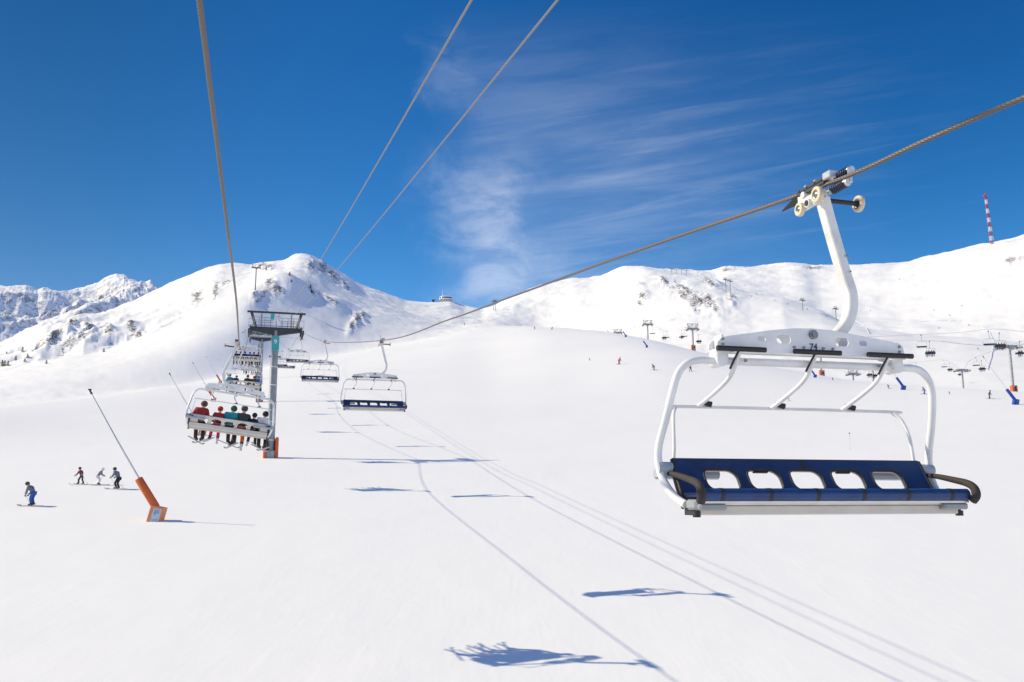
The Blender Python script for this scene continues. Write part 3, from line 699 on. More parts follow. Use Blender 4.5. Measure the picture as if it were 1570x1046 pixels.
# ------------------------------------------------------------------ lift towers
def make_tower(label, H, gauge, pad=True, sign=False, top=True):
    """origin at the foot, arm along x, lift line along y; H = height of the rope wheels"""
    root = thing('lift_tower', label, 'lift tower'); g = gauge/2
    b = MB(); b.cyl((0,0,-1.5),(0,0,H+.1),.40,.33,n=24); po = b.build('pole', MAT['poleg'], root)
    b = MB()
    for k in range(int(H//2)): 
        z = 1.9+k*2.0
        if z < H-1: b.lathe([(.36,-.05),(.43,-.05),(.43,.05),(.36,.05)], (0,0,z))
    b.build('flange_ring', MAT['offwhite'], po)
    b = MB()
    for s in (-1,1): b.cyl((-.45,s*.18,.4),(-.45,s*.18,H),.02,n=6)
    for k in range(int(H/.35)): b.cyl((-.45,-.18,.5+k*.35),(-.45,.18,.5+k*.35),.014,n=6)
    b.build('ladder', MAT['alu'], root)
    b = MB()
    # tapered cross arm
    z0 = H+.15
    for s in (-1,1):
        vs = []
        for x, zl in ((.0,-.62),(g*.95,-.10)):
            for y in (-.22,.22):
                for z in (zl, .32): vs.append((s*x, y, z0+z))
        b.add(vs, [(0,1,3,2),(4,6,7,5),(0,4,5,1),(2,3,7,6),(0,2,6,4),(1,5,7,3)])
    b.box((0,0,z0-.15),(.75,.60,.9), bev=.03)
    for s in (-1,1): b.box((s*(g*.93),0,z0-.10),(.22,.5,.95), bev=.02)
    arm = b.build('cross_arm', MAT['dgrey'], root)
    for s in (-1,1):
        b = MB()
        X = s*g
        b.box((X-s*.16,0,z0+.05),(.10,3.6,.2), bev=.02); b.box((X-s*.16,0,z0-.62),(.10,3.9,.16), bev=.02)
        b.box((X-s*.1,0,z0-.3),(.25,.25,.8))
        sh = b.build('sheave_assembly', MAT['dgrey'], root)
        w = MB(); w2 = MB()
        for y in (-1.65,-1.0,-.33,.33,1.0,1.65):
            w.lathe([(.12,-.05),(.24,-.05),(.26,-.03),(.22,0),(.26,.03),(.24,.05),(.12,.05),(.12,-.05)], (X,y,z0-.40), 'x', 18)
            w2.cyl((X-s*.16,y,z0-.40),(X+s*.07,y,z0-.40),.10,n=10)
        w.build('sheave', MAT['black'], sh); w2.build('axle', MAT['grey'], sh)
    if top:
        b = MB()     # lifting frame: two raking posts and a beam on top
        zt = z0+1.9
        for s in (-1,1): b.sweep([(s*g*.74,0,z0+.25),(s*g*.92,0,zt)], [(-.11,-.11),(.11,-.11),(.11,.11),(-.11,.11)], smooth=False)
        b.cyl((-g*1.08,0,zt+.1),(g*1.08,0,zt+.1),.12,n=10); b.build('lifting_frame', MAT['dgrey'], root)
        b = MB()     # catwalk rails
        for y in (-.9,.9):
            b.next()
            for z in (.7,1.25): b.cyl((-g*.85,y,z0+z),(-.35,y,z0+z),.028,n=6); b.cyl((.35,y,z0+z),(g*.85,y,z0+z),.028,n=6)
            for k in range(9):
                x = -g*.85+k*g*1.7/8
                b.cyl((x,y,z0+.2),(x,y,z0+1.25),.028,n=6)
            b.tube([(-.35,y,z0+1.25),(-.2,y,z0+1.75),(.2,y,z0+1.75),(.35,y,z0+1.25)], .028, 6)
        for s in (-1,1):
            for y in (-1.9,1.9):
                b.next()
                b.cyl((s*g*1.0,y,z0),(s*g*1.0,y,z0+.85),.025,n=6); b.cyl((s*g*.8,y,z0),(s*g*.8,y,z0+.85),.025,n=6); b.cyl((s*g*.8,y,z0+.85),(s*g*1.0,y,z0+.85),.025,n=6)
            b.next(); b.box((s*g*.55,-.5,z0+1.0),(.16,.1,1.5))
        b.build('railing', MAT['grey'], root)
        b = MB(); b.box((-.45,-.95,z0+1.35),(.40,.06,.65), bev=.01); b.build('hanging_plate', MAT['teal'], root)
        b = MB()
        for y in (-.75,.75): b.next(); b.box((0,y,z0+.36),(g*1.8,.28,.04))
        b.build('catwalk', MAT['grey'], root)
    b = MB(); b.tube([(-g*.95,-.3,z0-.72),(-.4,-.3,z0-.78),(.4,-.3,z0-.78),(g*.95,-.3,z0-.85)], .035, 6); b.build('conduit', MAT['offwhite'], root)
    if sign:
        b = MB(); b.box((0,-.43,H-1.35),(.80,.05,1.55), bev=.02); sg = b.build('sign', MAT['teal'], root)
        tm = textmesh('sign_digit', '9', .7, MAT['mwhite'], .01); tm.transform(Matrix.Translation((0,-.465,H-1.2)) @ Matrix.Rotation(math.pi/2,4,'X')); link('sign_digit', tm, sg)
    if pad:
        b = MB()
        for s in (-1,1): b.next(); b.box((s*.62,-.1,1.0),(.34,1.0,2.4), bev=.08)
        b.next(); b.box((0,.5,1.0),(1.0,.25,2.2), bev=.08); b.build('pad', MAT['orange'], root)
        b = MB(); b.box((0,-.45,.3),(.9,.2,1.0), bev=.08); b.build('plinth', MAT['grey'], root)
    return root
GT = 'towers of the six seat chairlift'
def tower_at(px, py_top, Z, gauge=5.8, label='', az=None, group=GT, **k):
    t = at(px, py_top, Z); gz = ground(t.x, t.y); o = make_tower(label, t.z-gz, gauge, **k)
    o.location = (t.x, t.y, gz); o.rotation_euler = (0, 0, AL if az is None else az); o['group'] = group
    return o
T1 = tower_at(423, 509, 101, label='tall grey steel lift tower with a teal sign and orange padding at its foot', sign=True)
T2 = tower_at(402, 521, 205, label='second lift tower, standing behind the tall one with the teal sign', gauge=5.4)
T3 = tower_at(398, 512, 300, label='third lift tower, mostly hidden behind the first two', gauge=5.6)
T4 = tower_at(393, 411, 600, label='slim lift tower standing on the ridge against the mountain', gauge=5.8, pad=False)

# ------------------------------------------------------------------ people
def skinned(nodes, edges, lvl=1):
    me = bpy.data.meshes.new('sk'); me.from_pydata([n[:3] for n in nodes], edges, [])
    o = bpy.data.objects.new('sk', me); COL.objects.link(o)
    md = o.modifiers.new('s', 'SKIN'); md.use_smooth_shade = True
    for i, n in enumerate(nodes):
        r = n[3]; me.skin_vertices[0].data[i].radius = r if hasattr(r, '__len__') else (r, r)
    me.skin_vertices[0].data[0].use_root = True
    ss = o.modifiers.new('d', 'SUBSURF'); ss.levels = lvl; ss.render_levels = lvl
    dg = bpy.context.evaluated_depsgraph_get(); out = bpy.data.meshes.new_from_object(o.evaluated_get(dg))
    bpy.data.objects.remove(o); bpy.data.meshes.remove(me)
    return out
def hand_pts(w, d, side):
    """palm and five short bent fingers as skin chains, starting at the wrist"""
    d = Vector(d).normalized(); s = Vector(side).normalized(); n = d.cross(s)
    pts = []; ch = []
    palm = Vector(w)+d*.07
    for k, (off, ln) in enumerate(((-.028,.055),(-.010,.07),(.010,.066),(.028,.05))):
        a = palm+s*off; ch.append([a+d*.015, a+d*(.015+ln*.5)-n*.01, a+d*(.01+ln)-n*.035])
    ch.append([Vector(w)+d*.02-s*.03, Vector(w)+d*.05-s*.062, Vector(w)+d*.085-s*.07-n*.01])
    return palm, ch
def make_body(pose):
    """pose: dict of joints in metres, z up, y = facing. Returns meshes body, jacket, trousers, helmet, boots"""
    J = {k: Vector(v) for k, v in pose.items()}
    N = []; E = []
    def ad(p, r, prev=None):
        N.append((p[0], p[1], p[2], r)); i = len(N)-1
        if prev is not None: E.append((prev, i))
        return i
    pel = ad(J['pelvis'], .09); ch = ad(J['chest'], .09, pel); nk = ad(J['neck'], .06, ch); hd = ad(J['head'], (.085,.10), nk); ad(J['head']+(J['head']-J['neck']).normalized()*.10, (.075,.085), hd)
    for s in 'lr':
        sh = ad(J['sh'+s], .05, ch); el = ad(J['el'+s], .045, sh); wr = ad(J['wr'+s], .035, el)
        dr = (J['wr'+s]-J['el'+s]); palm, fing = hand_pts(J['wr'+s], dr, (1 if s == 'r' else -1, 0, 0) if abs(dr.normalized().x) < .8 else (0,0,1))
        pm = ad(palm, (.035,.02), wr)
        for c in fing:
            q = pm
            for p_ in c: q = ad(p_, .010, q)
        hp = ad(J['hp'+s], .08, pel); kn = ad(J['kn'+s], .065, hp); an = ad(J['an'+s], .045, kn); ad(J['to'+s], .04, an)
    body = skinned(N, E, 1)
    N.clear(); E.clear()
    pel = ad(J['pelvis']+(J['chest']-J['pelvis'])*.05, (.16,.14)); md = ad((J['pelvis']+J['chest'])/2, (.165,.14), pel); ch = ad(J['chest'], (.175,.145), md); ad(J['neck']+(J['chest']-J['neck'])*.15, .09, ch)
    for s in 'lr':
        sh = ad(J['sh'+s], .095, ch); el = ad(J['el'+s], .075, sh); ad(J['wr'+s], .055, el)
    jacket = skinned(N, E, 1)
    N.clear(); E.clear()
    pel = ad(J['pelvis'], (.12,.12))
    for s in 'lr':
        hp = ad(J['hp'+s], .10, pel); kn = ad(J['kn'+s], .088, hp); ad(J['an'+s], .078, kn)
    tr = skinned(N, E, 1)
    u = (J['head']-J['neck']).normalized()
    h = MB(); c = J['head']+u*.055
    h.ball(c+Vector((0,-.012,0)), (.128,.148,.125), 16, 10); hel = h
    face = MB()
    fwd = Vector((0,1,0)) if 'face' not in pose else J['face']
    gl = MB(); g0 = J['head']+fwd*.098+u*.035; gl.ball(g0, (.085,.045,.04), 10, 6)
    fc = MB(); fc.ball(J['head']+fwd*.09-u*.045, (.055,.035,.055), 10, 6); fc.ball(J['head']+fwd*.125-u*.02, (.014,.02,.02), 6, 4)
    bt = MB()
    for s in 'lr':
        bt.next(); a, t_ = J['an'+s], J['to'+s]; d = (t_-a); d = Vector((d.x, d.y, d.z))
        bt.cyl(a+(J['kn'+s]-a)*.16, a, .075, .07, n=10); bt.sweep([a-d*.25+Vector((0,0,-.01)), a, t_], [(.055*math.cos(q*math.pi/4), .06*math.sin(q*math.pi/4)) for q in range(8)])
    gv = MB()
    for s in 'lr':
        gv.next(); d = (J['wr'+s]-J['el'+s]).normalized(); gv.ball(J['wr'+s]+d*.055, (.047,.047,.055), 8, 6)
    return dict(body=body, jacket=jacket, trousers=tr, helmet=hel, goggles=gl, face=fc, boots=bt, gloves=gv, J=J)
def ski_mesh(J, ln=1.65, dirv=None):
    b = MB()
    for s in 'lr':
        b.next(); a, t_ = J['an'+s], J['to'+s]; d = (t_-a); d.z = 0; d = d.normalized()+Vector((0,0,-.12)); d = d.normalized()
        if dirv is not None: d = Vector(dirv).normalized()
        dn = Vector((0,0,-1))
        side = d.cross(dn).normalized(); dn = side.cross(d).normalized()
        if dn.dot(a-J['kn'+s]) < 0: dn = -dn
        c = a+dn*.10+d*.08
        pts = [c-d*ln*.46, c-d*ln*.2, c, c+d*ln*.25, c+d*ln*.46, c+d*ln*.54-dn*.07]
        b.sweep(pts, [(-.045,-.010),(.045,-.010),(.045,.010),(-.045,.010)], up=dn, smooth=False, scale=None)
    return b
def poles_mesh(J, drop):
    b = MB()
    for s, dp in zip('lr', drop):
        b.next(); a = J['wr'+s]; d = Vector(dp).normalized(); b.cyl(a-d*.12, a+d*1.05, .011, .008, n=6); b.cyl(a+d*.96, a+d*.97, .05, n=8); b.cyl(a-d*.14, a+d*.0, .018, n=6)
    return b
POSE = {}
POSE['sit'] = dict(pelvis=(0,0,.10), chest=(0,-.03,.46), neck=(0,.0,.63), head=(0,.03,.76), shl=(-.20,0,.55), shr=(.20,0,.55), ell=(-.27,.10,.28), elr=(.27,.10,.28), wrl=(-.16,.34,.24), wrr=(.16,.34,.24),
    hpl=(-.11,.05,.08), hpr=(.11,.05,.08), knl=(-.14,.46,.08), knr=(.14,.46,.08), anl=(-.17,.50,-.48), anr=(.17,.50,-.48), tol=(-.20,.66,-.53), tor=(.19,.66,-.53))
POSE['sit2'] = dict(pelvis=(0,0,.10), chest=(0,-.02,.45), neck=(.02,.02,.61), head=(.04,.06,.73), shl=(-.20,0,.54), shr=(.20,0,.54), ell=(-.28,.06,.27), elr=(.26,.12,.29), wrl=(-.22,.30,.16), wrr=(.05,.36,.30),
    hpl=(-.11,.05,.08), hpr=(.11,.05,.08), knl=(-.12,.46,.09), knr=(.15,.45,.06), anl=(-.06,.52,-.48), anr=(.20,.44,-.48), tol=(.00,.68,-.53), tor=(.13,.60,-.53))
POSE['ski'] = dict(pelvis=(0,-.08,.80), chest=(0,.16,1.15), neck=(0,.27,1.30), head=(0,.33,1.43), shl=(-.20,.20,1.22), shr=(.20,.20,1.22), ell=(-.27,.25,.97), elr=(.27,.25,.97), wrl=(-.22,.45,.86), wrr=(.22,.45,.86),
    hpl=(-.11,-.06,.78), hpr=(.11,-.06,.78), knl=(-.15,.14,.46), knr=(.15,.16,.46), anl=(-.17,-.02,.14), anr=(.17,.02,.14), tol=(-.17,.18,.10), tor=(.17,.22,.10))
POSE['bend'] = dict(pelvis=(0,-.06,.82), chest=(0,.20,1.12), neck=(0,.33,1.24), head=(0,.42,1.34), shl=(-.19,.24,1.16), shr=(.19,.24,1.16), ell=(-.22,.28,.90), elr=(.22,.28,.90), wrl=(-.15,.40,.70), wrr=(.15,.42,.70),
    hpl=(-.10,-.04,.80), hpr=(.10,-.04,.80), knl=(-.12,.08,.46), knr=(.12,.10,.46), anl=(-.13,-.04,.14), anr=(.13,.0,.14), tol=(-.13,.16,.10), tor=(.13,.2,.10))
POSE['wide'] = dict(pelvis=(0,-.04,.80), chest=(0,.12,1.17), neck=(0,.18,1.33), head=(0,.22,1.46), shl=(-.20,.14,1.24), shr=(.20,.14,1.24), ell=(-.38,.14,1.02), elr=(.36,.18,1.0), wrl=(-.50,.28,.86), wrr=(.44,.34,.84),
    hpl=(-.12,-.02,.78), hpr=(.12,-.02,.78), knl=(-.26,.08,.46), knr=(.24,.10,.46), anl=(-.36,-.02,.13), anr=(.34,.02,.13), tol=(-.38,.16,.10), tor=(.36,.2,.10))
PROTO = {}
def person_proto(pose):
    B = make_body(POSE[pose]); J = B['J']
    root = thing('person', 'x', 'person')
    B['body'].materials.clear(); B['body'].materials.append(MAT['skin']); body = link('body', B['body'], root)
    for k, c in (('jacket','navy'),('trousers','black')):
        B[k].materials.clear(); B[k].materials.append(cloth(c, None)); link(k, B[k], root)
    B['helmet'].build('helmet', cloth('black', None), root); B['goggles'].build('goggles', MAT['glass'], root)
    B['face'].build('face', MAT['skin'], body)
    B['boots'].build('boot', MAT['black'], root); B['gloves'].build('glove', MAT['black'], root)
    if pose.startswith('sit'):
        for i, s in enumerate('lr'):
            Js = {k: v for k, v in J.items()}
            pass
        ski_mesh(J, 1.5).build('ski', MAT['mskis'], root)
    else:
        ski_mesh(J, 1.65, (0,1,0)).build('ski', MAT['mskis'], root)
        poles_mesh(J, ((-.1,-.55,-.75),(.1,-.6,-.7))).build('ski_pole', MAT['alu'], root)
    return root
MAT['mskis'] = M('ski_topsheet', (.25,.26,.30), .4)
for p in POSE: PROTO[p] = person_proto(p)
TREES = {p: tree(PROTO[p]) for p in POSE}; FRESH = {p: True for p in POSE}
def person(pose, label, loc, rotz, jacket, trousers, helmet, group=None, scale=1.0, skis=None, rot=None, poles=True):
    if FRESH[pose]: r = PROTO[pose]; FRESH[pose] = False
    else: r = clone(TREES[pose])
    r['label'] = label
    if group: r['group'] = group
    for c in r.children if len(r.children) else kids(r):
        n = c.name.split('.')[0]
        if n == 'jacket': recolour(c, cloth(jacket, None))
        if n == 'trousers': recolour(c, cloth(trousers, None))
        if n == 'helmet': recolour(c, cloth(helmet, None))
        if n == 'ski' and skis: recolour(c, cloth(skis, None))
    r.location = loc; r.rotation_euler = (0, 0, rotz) if rot is None else rot; r.scale = (scale,)*3
    return r
def riders(chair, specs, desc, group):
    """seat people on a chair: specs = (x offset, jacket, trousers, helmet, scale, pose, label)"""
    M4 = Matrix.LocRotScale(chair.location, chair.rotation_euler.to_quaternion(), None)
    for x, j, t, h, s, pose, lab in specs:
        p = M4 @ Vector((CX+x, .08, -3.03))
        person(pose, lab, p, 0, j, t, h, group, s*.94, rot=(chair.rotation_euler.x, chair.rotation_euler.y, chair.rotation_euler.z+math.radians(((x*37.7) % 1-.5)*22)))
GR = 'riders on the tilted chair'
riders(U[0], [(-1.02,'red','black','brown',1.0,'sit2','person in a red and dark jacket with black trousers, leftmost rider on the tilted chair'),
              (-.40,'red','pink','red',.84,'sit','small person in pink trousers and a red helmet on the tilted chair'),
              (.0,'teal','black','green',.98,'sit2','person in a teal jacket with a green hat on the tilted chair'),
              (.42,'charcoal','orange','charcoal',1.02,'sit','person in a charcoal jacket and orange trousers on the tilted chair'),
              (.80,'black','black','black',.78,'sit','small person in black between orange trousers and white jacket'),
              (1.12,'white','black','black',.95,'sit2','person in a white jacket with black trousers, rightmost rider on the tilted chair')], '', GR)
GR2 = 'riders on the chair behind the tilted one'
riders(U[1], [(-1.1,'teal','black','teal',.98,'sit','person in turquoise with a turquoise hat, leftmost rider of the second chair'),
              (-.62,'navy','black','bluegrey',.92,'sit2','person in navy with a pale blue hat on the second chair'),
              (.30,'charcoal','charcoal','charcoal',1.0,'sit','person in charcoal grey in the middle of the second chair'),
              (.78,'brown','black','brown',.98,'sit2','person in a brown hat on the second chair'),
              (1.2,'blue','black','blue',.98,'sit','person in bright blue, rightmost rider of the second chair')], '', GR2)
GR3 = 'riders on the third chair'
riders(U[2], [(-1.15,'black','black','black',1,'sit','person in black, leftmost rider of the chair at the tower arm'),
              (-.68,'black','black','black',1,'sit2','person in black, second from the left on the chair at the tower arm'),
              (-.22,'black','black','black',1,'sit','person in black beside the blue jacket on the chair at the tower arm'),
              (.24,'blue','charcoal','blue',1,'sit2','person in a blue jacket on the chair at the tower arm'),
              (.70,'brown','black','brown',.95,'sit','person in reddish brown on the chair at the tower arm'),
              (1.15,'black','black','black',1,'sit2','person in black, rightmost rider of the chair at the tower arm')], '', GR3)
riders(U[3], [(-.9,'grey','black','white',1,'sit','person in grey on the small chair beyond the tower'),
              (-.35,'pink','red','pink',.95,'sit','person in pink on the small chair beyond the tower'),
              (.2,'white','black','teal',1,'sit2','person in white on the small chair beyond the tower'),
              (.9,'charcoal','black','black',1,'sit','person in charcoal, rightmost on the small chair beyond the tower')], '', 'riders on the fourth chair')
riders(U[4], [(-.6,'navy','black','navy',1,'sit','person in navy, left rider on the tiny chair below the second tower'),
              (.4,'black','black','black',1,'sit2','person in black, right rider on the tiny chair below the second tower')], '', 'riders on the fifth chair')

# skiers on the slope at the left
def skier(px, py, hpx, pose, label, jacket, trousers, helmet, face_deg, group='skiers on the piste', skis='charcoal', Z=None):
    p = hit(px, py) if Z is None else onground(px, Z, py); Z = depth(p)
    base = {'ski':1.56,'bend':1.48,'wide':1.6}[pose]; s = hpx*Z/F/base
    n = person(pose, label, p, math.radians(face_deg), jacket, trousers, helmet, group, s, skis); return n
skier(49,777,37,'bend','person in blue trousers and a grey jacket skiing bent forward, alone at the far left','bluegrey','blue','brown', 80)
skier(124,743,26,'wide','person in a maroon jacket and black trousers standing wide, leftmost of the group of three','maroon','black','black', 150)
skier(150,744,26,'ski','person in a grey jacket and white trousers leaning right, middle of the group of three','grey','white','white', -75)
skier(180,751,33,'ski','person in a grey jacket and black trousers skiing left, nearest the orange snow lance','bluegrey','black','charcoal', 75)
for a in [(949,559,11,'ski','person in a pink suit skiing on the open slope, left of the grey dressed skier','pink','pink','pink',-60),
          (1003,568,10,'bend','person in grey skiing between the two pink dressed skiers','bluegrey','charcoal','grey',60),
          (1057,562,10,'ski','person in a pink jacket skiing just below the left bend of the near chair frame','pink','charcoal','pink',-50),
          (1059,570,9,'wide','person in dark pink skiing directly below the pink jacket','maroon','charcoal','maroon',20),
          (846,506,5,'ski','distant person in black standing at the brow of the slope','black','black','black',-80),
          (820,505,4.5,'bend','distant person in grey at the brow of the slope, left of the one in black','grey','charcoal','grey',40),
          (904,553,4,'bend','faint distant person in grey on the open slope','grey','grey','grey',0),
          (1128,565,4.5,'ski','distant person in black seen under the near chair beam','black','black','black',0),
          (1277,583,4.5,'ski','distant dark dressed person right of the padded pole under the near beam','charcoal','charcoal','black',30),
          (1363,596,7,'bend','distant person in grey left of the blue snow lance under the beam','grey','charcoal','grey',50),
          (1418,605,11,'ski','person in a bright blue suit just left of the near chair right post','blue','blue','blue',90),
          (1517,612,13,'wide','person in black carving down the slope near the right edge','black','charcoal','black',-110),
          (1210,615,6,'bend','small person in red crouching on the slope behind the middle footrest','pink','white','pink',60),
          (1128,517,3,'ski','tiny person in black on the slope above the near beam','black','black','black',0),
          (712,500,3.5,'ski','tiny person in grey on the snow near the saddle','charcoal','charcoal','black',0),
          (1456,605,4.5,'bend','tiny person in grey on the right of the slope','grey','grey','black',0)]:
    skier(*a)
far_sk = [(1093,437,2.4,'black','left of the saddle lift tower'),(1152,456,2.6,'charcoal','below the saddle towers'),(1160,452,2.4,'maroon','right of the saddle towers'),(1188,462,2.6,'black','on the shoulder line'),(1207,467,2.8,'navy','on the shoulder line, near the middle'),
          (1238,476,2.6,'charcoal','just right of the low shoulder tower'),(1268,486,2.8,'black','left of the near hanger foot'),(1335,478,2.6,'black','right of the near hanger'),(1379,430,2.4,'charcoal','high on the right snow face'),(1432,478,2.6,'navy','above the curved fence'),
          (1456,486,2.6,'maroon','above the bend of the curved fence'),(1475,470,2.4,'black','upper right snow face'),(1486,500,3,'charcoal','inside the curved fence'),(1500,536,3.4,'black','below the curved fence'),(1440,505,3,'purple','left inside the curved fence')]
for i, (px, py, hp, c, wh) in enumerate(far_sk):
    p_ = hit(px, py, 500); s_ = min(1.6, hp*depth(p_)/F/1.56)
    person(('ski','bend','wide')[i%3], f'speck of a person in {c} skiing {wh}', p_, i*1.1, c, 'black', c, 'specks of skiers on the right mountain', s_)

# ------------------------------------------------------------------ snow lances
def make_lance(label):
    root = thing('snow_lance', label, 'snow gun'); Y = Vector((0,1,0))
    b = MB()      # leaning plinth box
    lo = [(-.42,-.42,-.3),(.45,-.42,-.3),(.45,.42,-.3),(-.42,.42,-.3)]; hi = [(-.10,-.42,1.02),(.72,-.42,.86),(.72,.42,.86),(-.10,.42,1.02)]
    b.add(lo+hi, [(3,2,1,0),(4,5,6,7),(0,1,5,4),(1,2,6,5),(2,3,7,6),(3,0,4,7)]); hs = b.build('base_housing', MAT['orangel'], root)
    b = MB(); b.add([(-.12,-.424,-.05),(.46,-.424,-.05),(.64,-.424,.78),(.10,-.424,.86),(-.12,-.44,-.05),(.46,-.44,-.05),(.64,-.44,.78),(.10,-.44,.86)], [(3,2,1,0),(4,5,6,7),(0,1,5,4),(1,2,6,5),(2,3,7,6),(3,0,4,7)])
    pn = b.build('panel', MAT['panel'], hs)
    b = MB()
    for k in range(4): b.tube(smoothpath([(.10+.03*k,-.445,.36+.085*k),(.24,-.445,.50+.07*k),(.36,-.445,.46+.08*k),(.50,-.445,.52+.07*k)], 4), .016, 5)
    for k in range(5): b.box((.0+.095*k,-.445,.07),(.055,.008,.07+.03*(k%2)))
    b.build('panel_marks', MAT['inkl'], pn)
    b = MB(); tp = Vector((-1.22,0,2.78)); bt = Vector((.08,0,.90)); d = (tp-bt)
    b.tube([bt-d*.04, bt+d*.02, tp-d*.02, tp], .27, 12, up=(0,1,0), scale=[.8,1,1,.9]); b.build('padded_tube', MAT['orange'], root)
    b = MB(); head = Vector((-4.95,0,8.75)); b.cyl(bt, tp+(head-tp)*.5, .042, .036, n=8); b.cyl(tp+(head-tp)*.5, head, .036, .028, n=8)
    b.tube([tp+Vector((.05,-.1,0)), tp+(head-tp)*.3+Vector((0,-.07,-.04)), head+Vector((.1,-.04,-.15))], .014, 5); b.build('lance_pipe', MAT['alu'], root)
    b = MB(); dd = (head-tp).normalized(); b.cyl(head-dd*.25, head+dd*.1, .075, .06, n=8); b.box(head+dd*.05+Vector((0,0,.05)), (.22,.12,.09), bev=.02); b.build('nozzle_head', MAT['dgrey'], root)
    return root
L0 = make_lance('orange snow lance with a pale panel on its base, nearest, beside the skiers'); ltree = tree(L0)
L0.location = hit(236, 799); L0.scale = (.93,)*3; L0['group'] = 'orange snow lances'; L0.rotation_euler = (0,0,0)
print('lance', L0.location, depth(L0.location))
def put_lance(px, py, label, blue=False, s=1.0, Z=None, rz=0, mirror=False):
    c = clone(ltree); c.location = hit(px, py) if Z is None else onground(px, Z, py); c['label'] = label; c['group'] = 'blue snow lances' if blue else 'orange snow lances'; c.scale = (s,s,s); c.rotation_euler = (0,0,rz)
    if blue:
        for k in kids(c):
            n = k.name.split('.')[0]
            if n in ('base_housing','padded_tube'):
                recolour(k, MAT['blue'])
                for q in kids(k): recolour(q, MAT['blue'])
    return c
put_lance(308,668,'orange snow lance half hidden behind the riders of the tilted chair')
put_lance(326,616,'small orange snow lance left of the second chair, lower of two', s=1.0)
put_lance(337,588,'small orange snow lance behind the near left chair frame, with a tall thin pipe', s=.95)
put_lance(352,583,'tiny orange snow lance above the second chair riders', s=.8)
put_lance(1556,621,'blue snow lance standing in front of the pale tower near the right edge', True)
put_lance(1384,598,'blue snow lance seen under the right end of the near chair beam', True)
put_lance(991,533,'blue snow lance at the slope edge left of the near chair frame', True, .85)
put_lance(959,517,'small blue snow lance at the slope brow, left of the first distant tower', True, .9)
put_lance(932,509,'tiny blue snow lance at the slope brow, leftmost of the blue ones', True, .9)
put_lance(1249,579,'blue snow lance beside the padded pole under the near chair beam', True, .8)

# ------------------------------------------------------------------ second lift on the right
azB = None
P1 = onground(993, 420, 515); P2 = onground(1548, 245, 590)
dB = (P2-P1); azB = math.atan2(dB.y, dB.x)+math.pi/2-math.pi
hB = azB
G2 = 'towers of the distant lifts'
def tower2(px, py_top, Z, label, gauge=4.4, az=None, **k):
    o = tower_at(px, py_top, Z, gauge, label, az, G2, **k)
    for c in kids(o):
        n = c.name.split('.')[0]
        if n in ('pole','cross_arm','sheave_assembly','lifting_frame'): recolour(c, MAT['grey'])
        if n == 'pole': c.scale = (.75,.75,1)
    return o
b1 = tower2(947, 511, 470, 'distant lift tower whose arm shows just over the brow, leftmost of the row', az=.1, pad=False)
b2 = tower2(993, 498, 420, 'distant grey lift tower on the brow, left of the one with a pink foot', az=.1, pad=False, top=True)
b3 = tower2(1062, 505, 362, 'distant lift tower with a wide arm and reddish foot left of the near chair beam', az=.1)
b4 = tower2(1257, 522, 300, 'grey pole with an orange foot seen under the near chair beam', az=.1)
b5 = tower2(1548, 532, 235, 'tall pale lift tower near the right edge with an orange foot behind the blue lance', az=.25, top=False)
b6 = tower2(1475, 568, 330, 'small distant lift tower standing right of the near chair post', az=.15, pad=False, top=False)
b7 = tower2(1338, 562, 330, 'distant dark lift tower under the right end of the near chair beam', az=.15, pad=False, top=False)
b8 = tower2(1308, 574, 360, 'distant lift tower with reddish supports left of the dark tower under the beam', az=.15, pad=False)
for o in (b6,b7,b8): pass

def make_small_chair(label):
    root = thing('chairlift_chair', label, 'ski lift chair')
    b = MB(); b.tube(smoothpath([(0,0,0),(-.05,0,-.6),(-.16,0,-1.1),(-.1,0,-1.5),(.0,0,-1.7)], 4), .05, 6); b.build('hanger', MAT['grey'], root)
    b = MB(); b.box((0,0,0),(.2,.5,.22), bev=.04); b.build('grip', MAT['dgrey'], root)
    b = MB(); b.tube(smoothpath([(-1.15,.1,-3.1),(-1.2,-.2,-2.7),(-1.15,0,-1.95),(-.9,0,-1.7),(0,0,-1.68),(.9,0,-1.7),(1.15,0,-1.95),(1.2,-.2,-2.7),(1.15,.1,-3.1)], 4), .045, 6); b.build('hoop_frame', MAT['alu'], root)
    b = MB(); b.box((0,.12,-3.05),(2.3,.5,.12), bev=.03); b.build('seat', MAT['navyd'], root)
    b = MB(); b.box((0,-.16,-2.85),(2.3,.07,.32), rot=Matrix.Rotation(.3,4,'X'), bev=.02); b.build('backrest', MAT['navyd'], root)
    return root
SC0 = make_small_chair('x'); stree = tree(SC0); sfresh = [True]
ncol = ['black','charcoal','navy','black','purple','brown','charcoal','maroon']
where = []
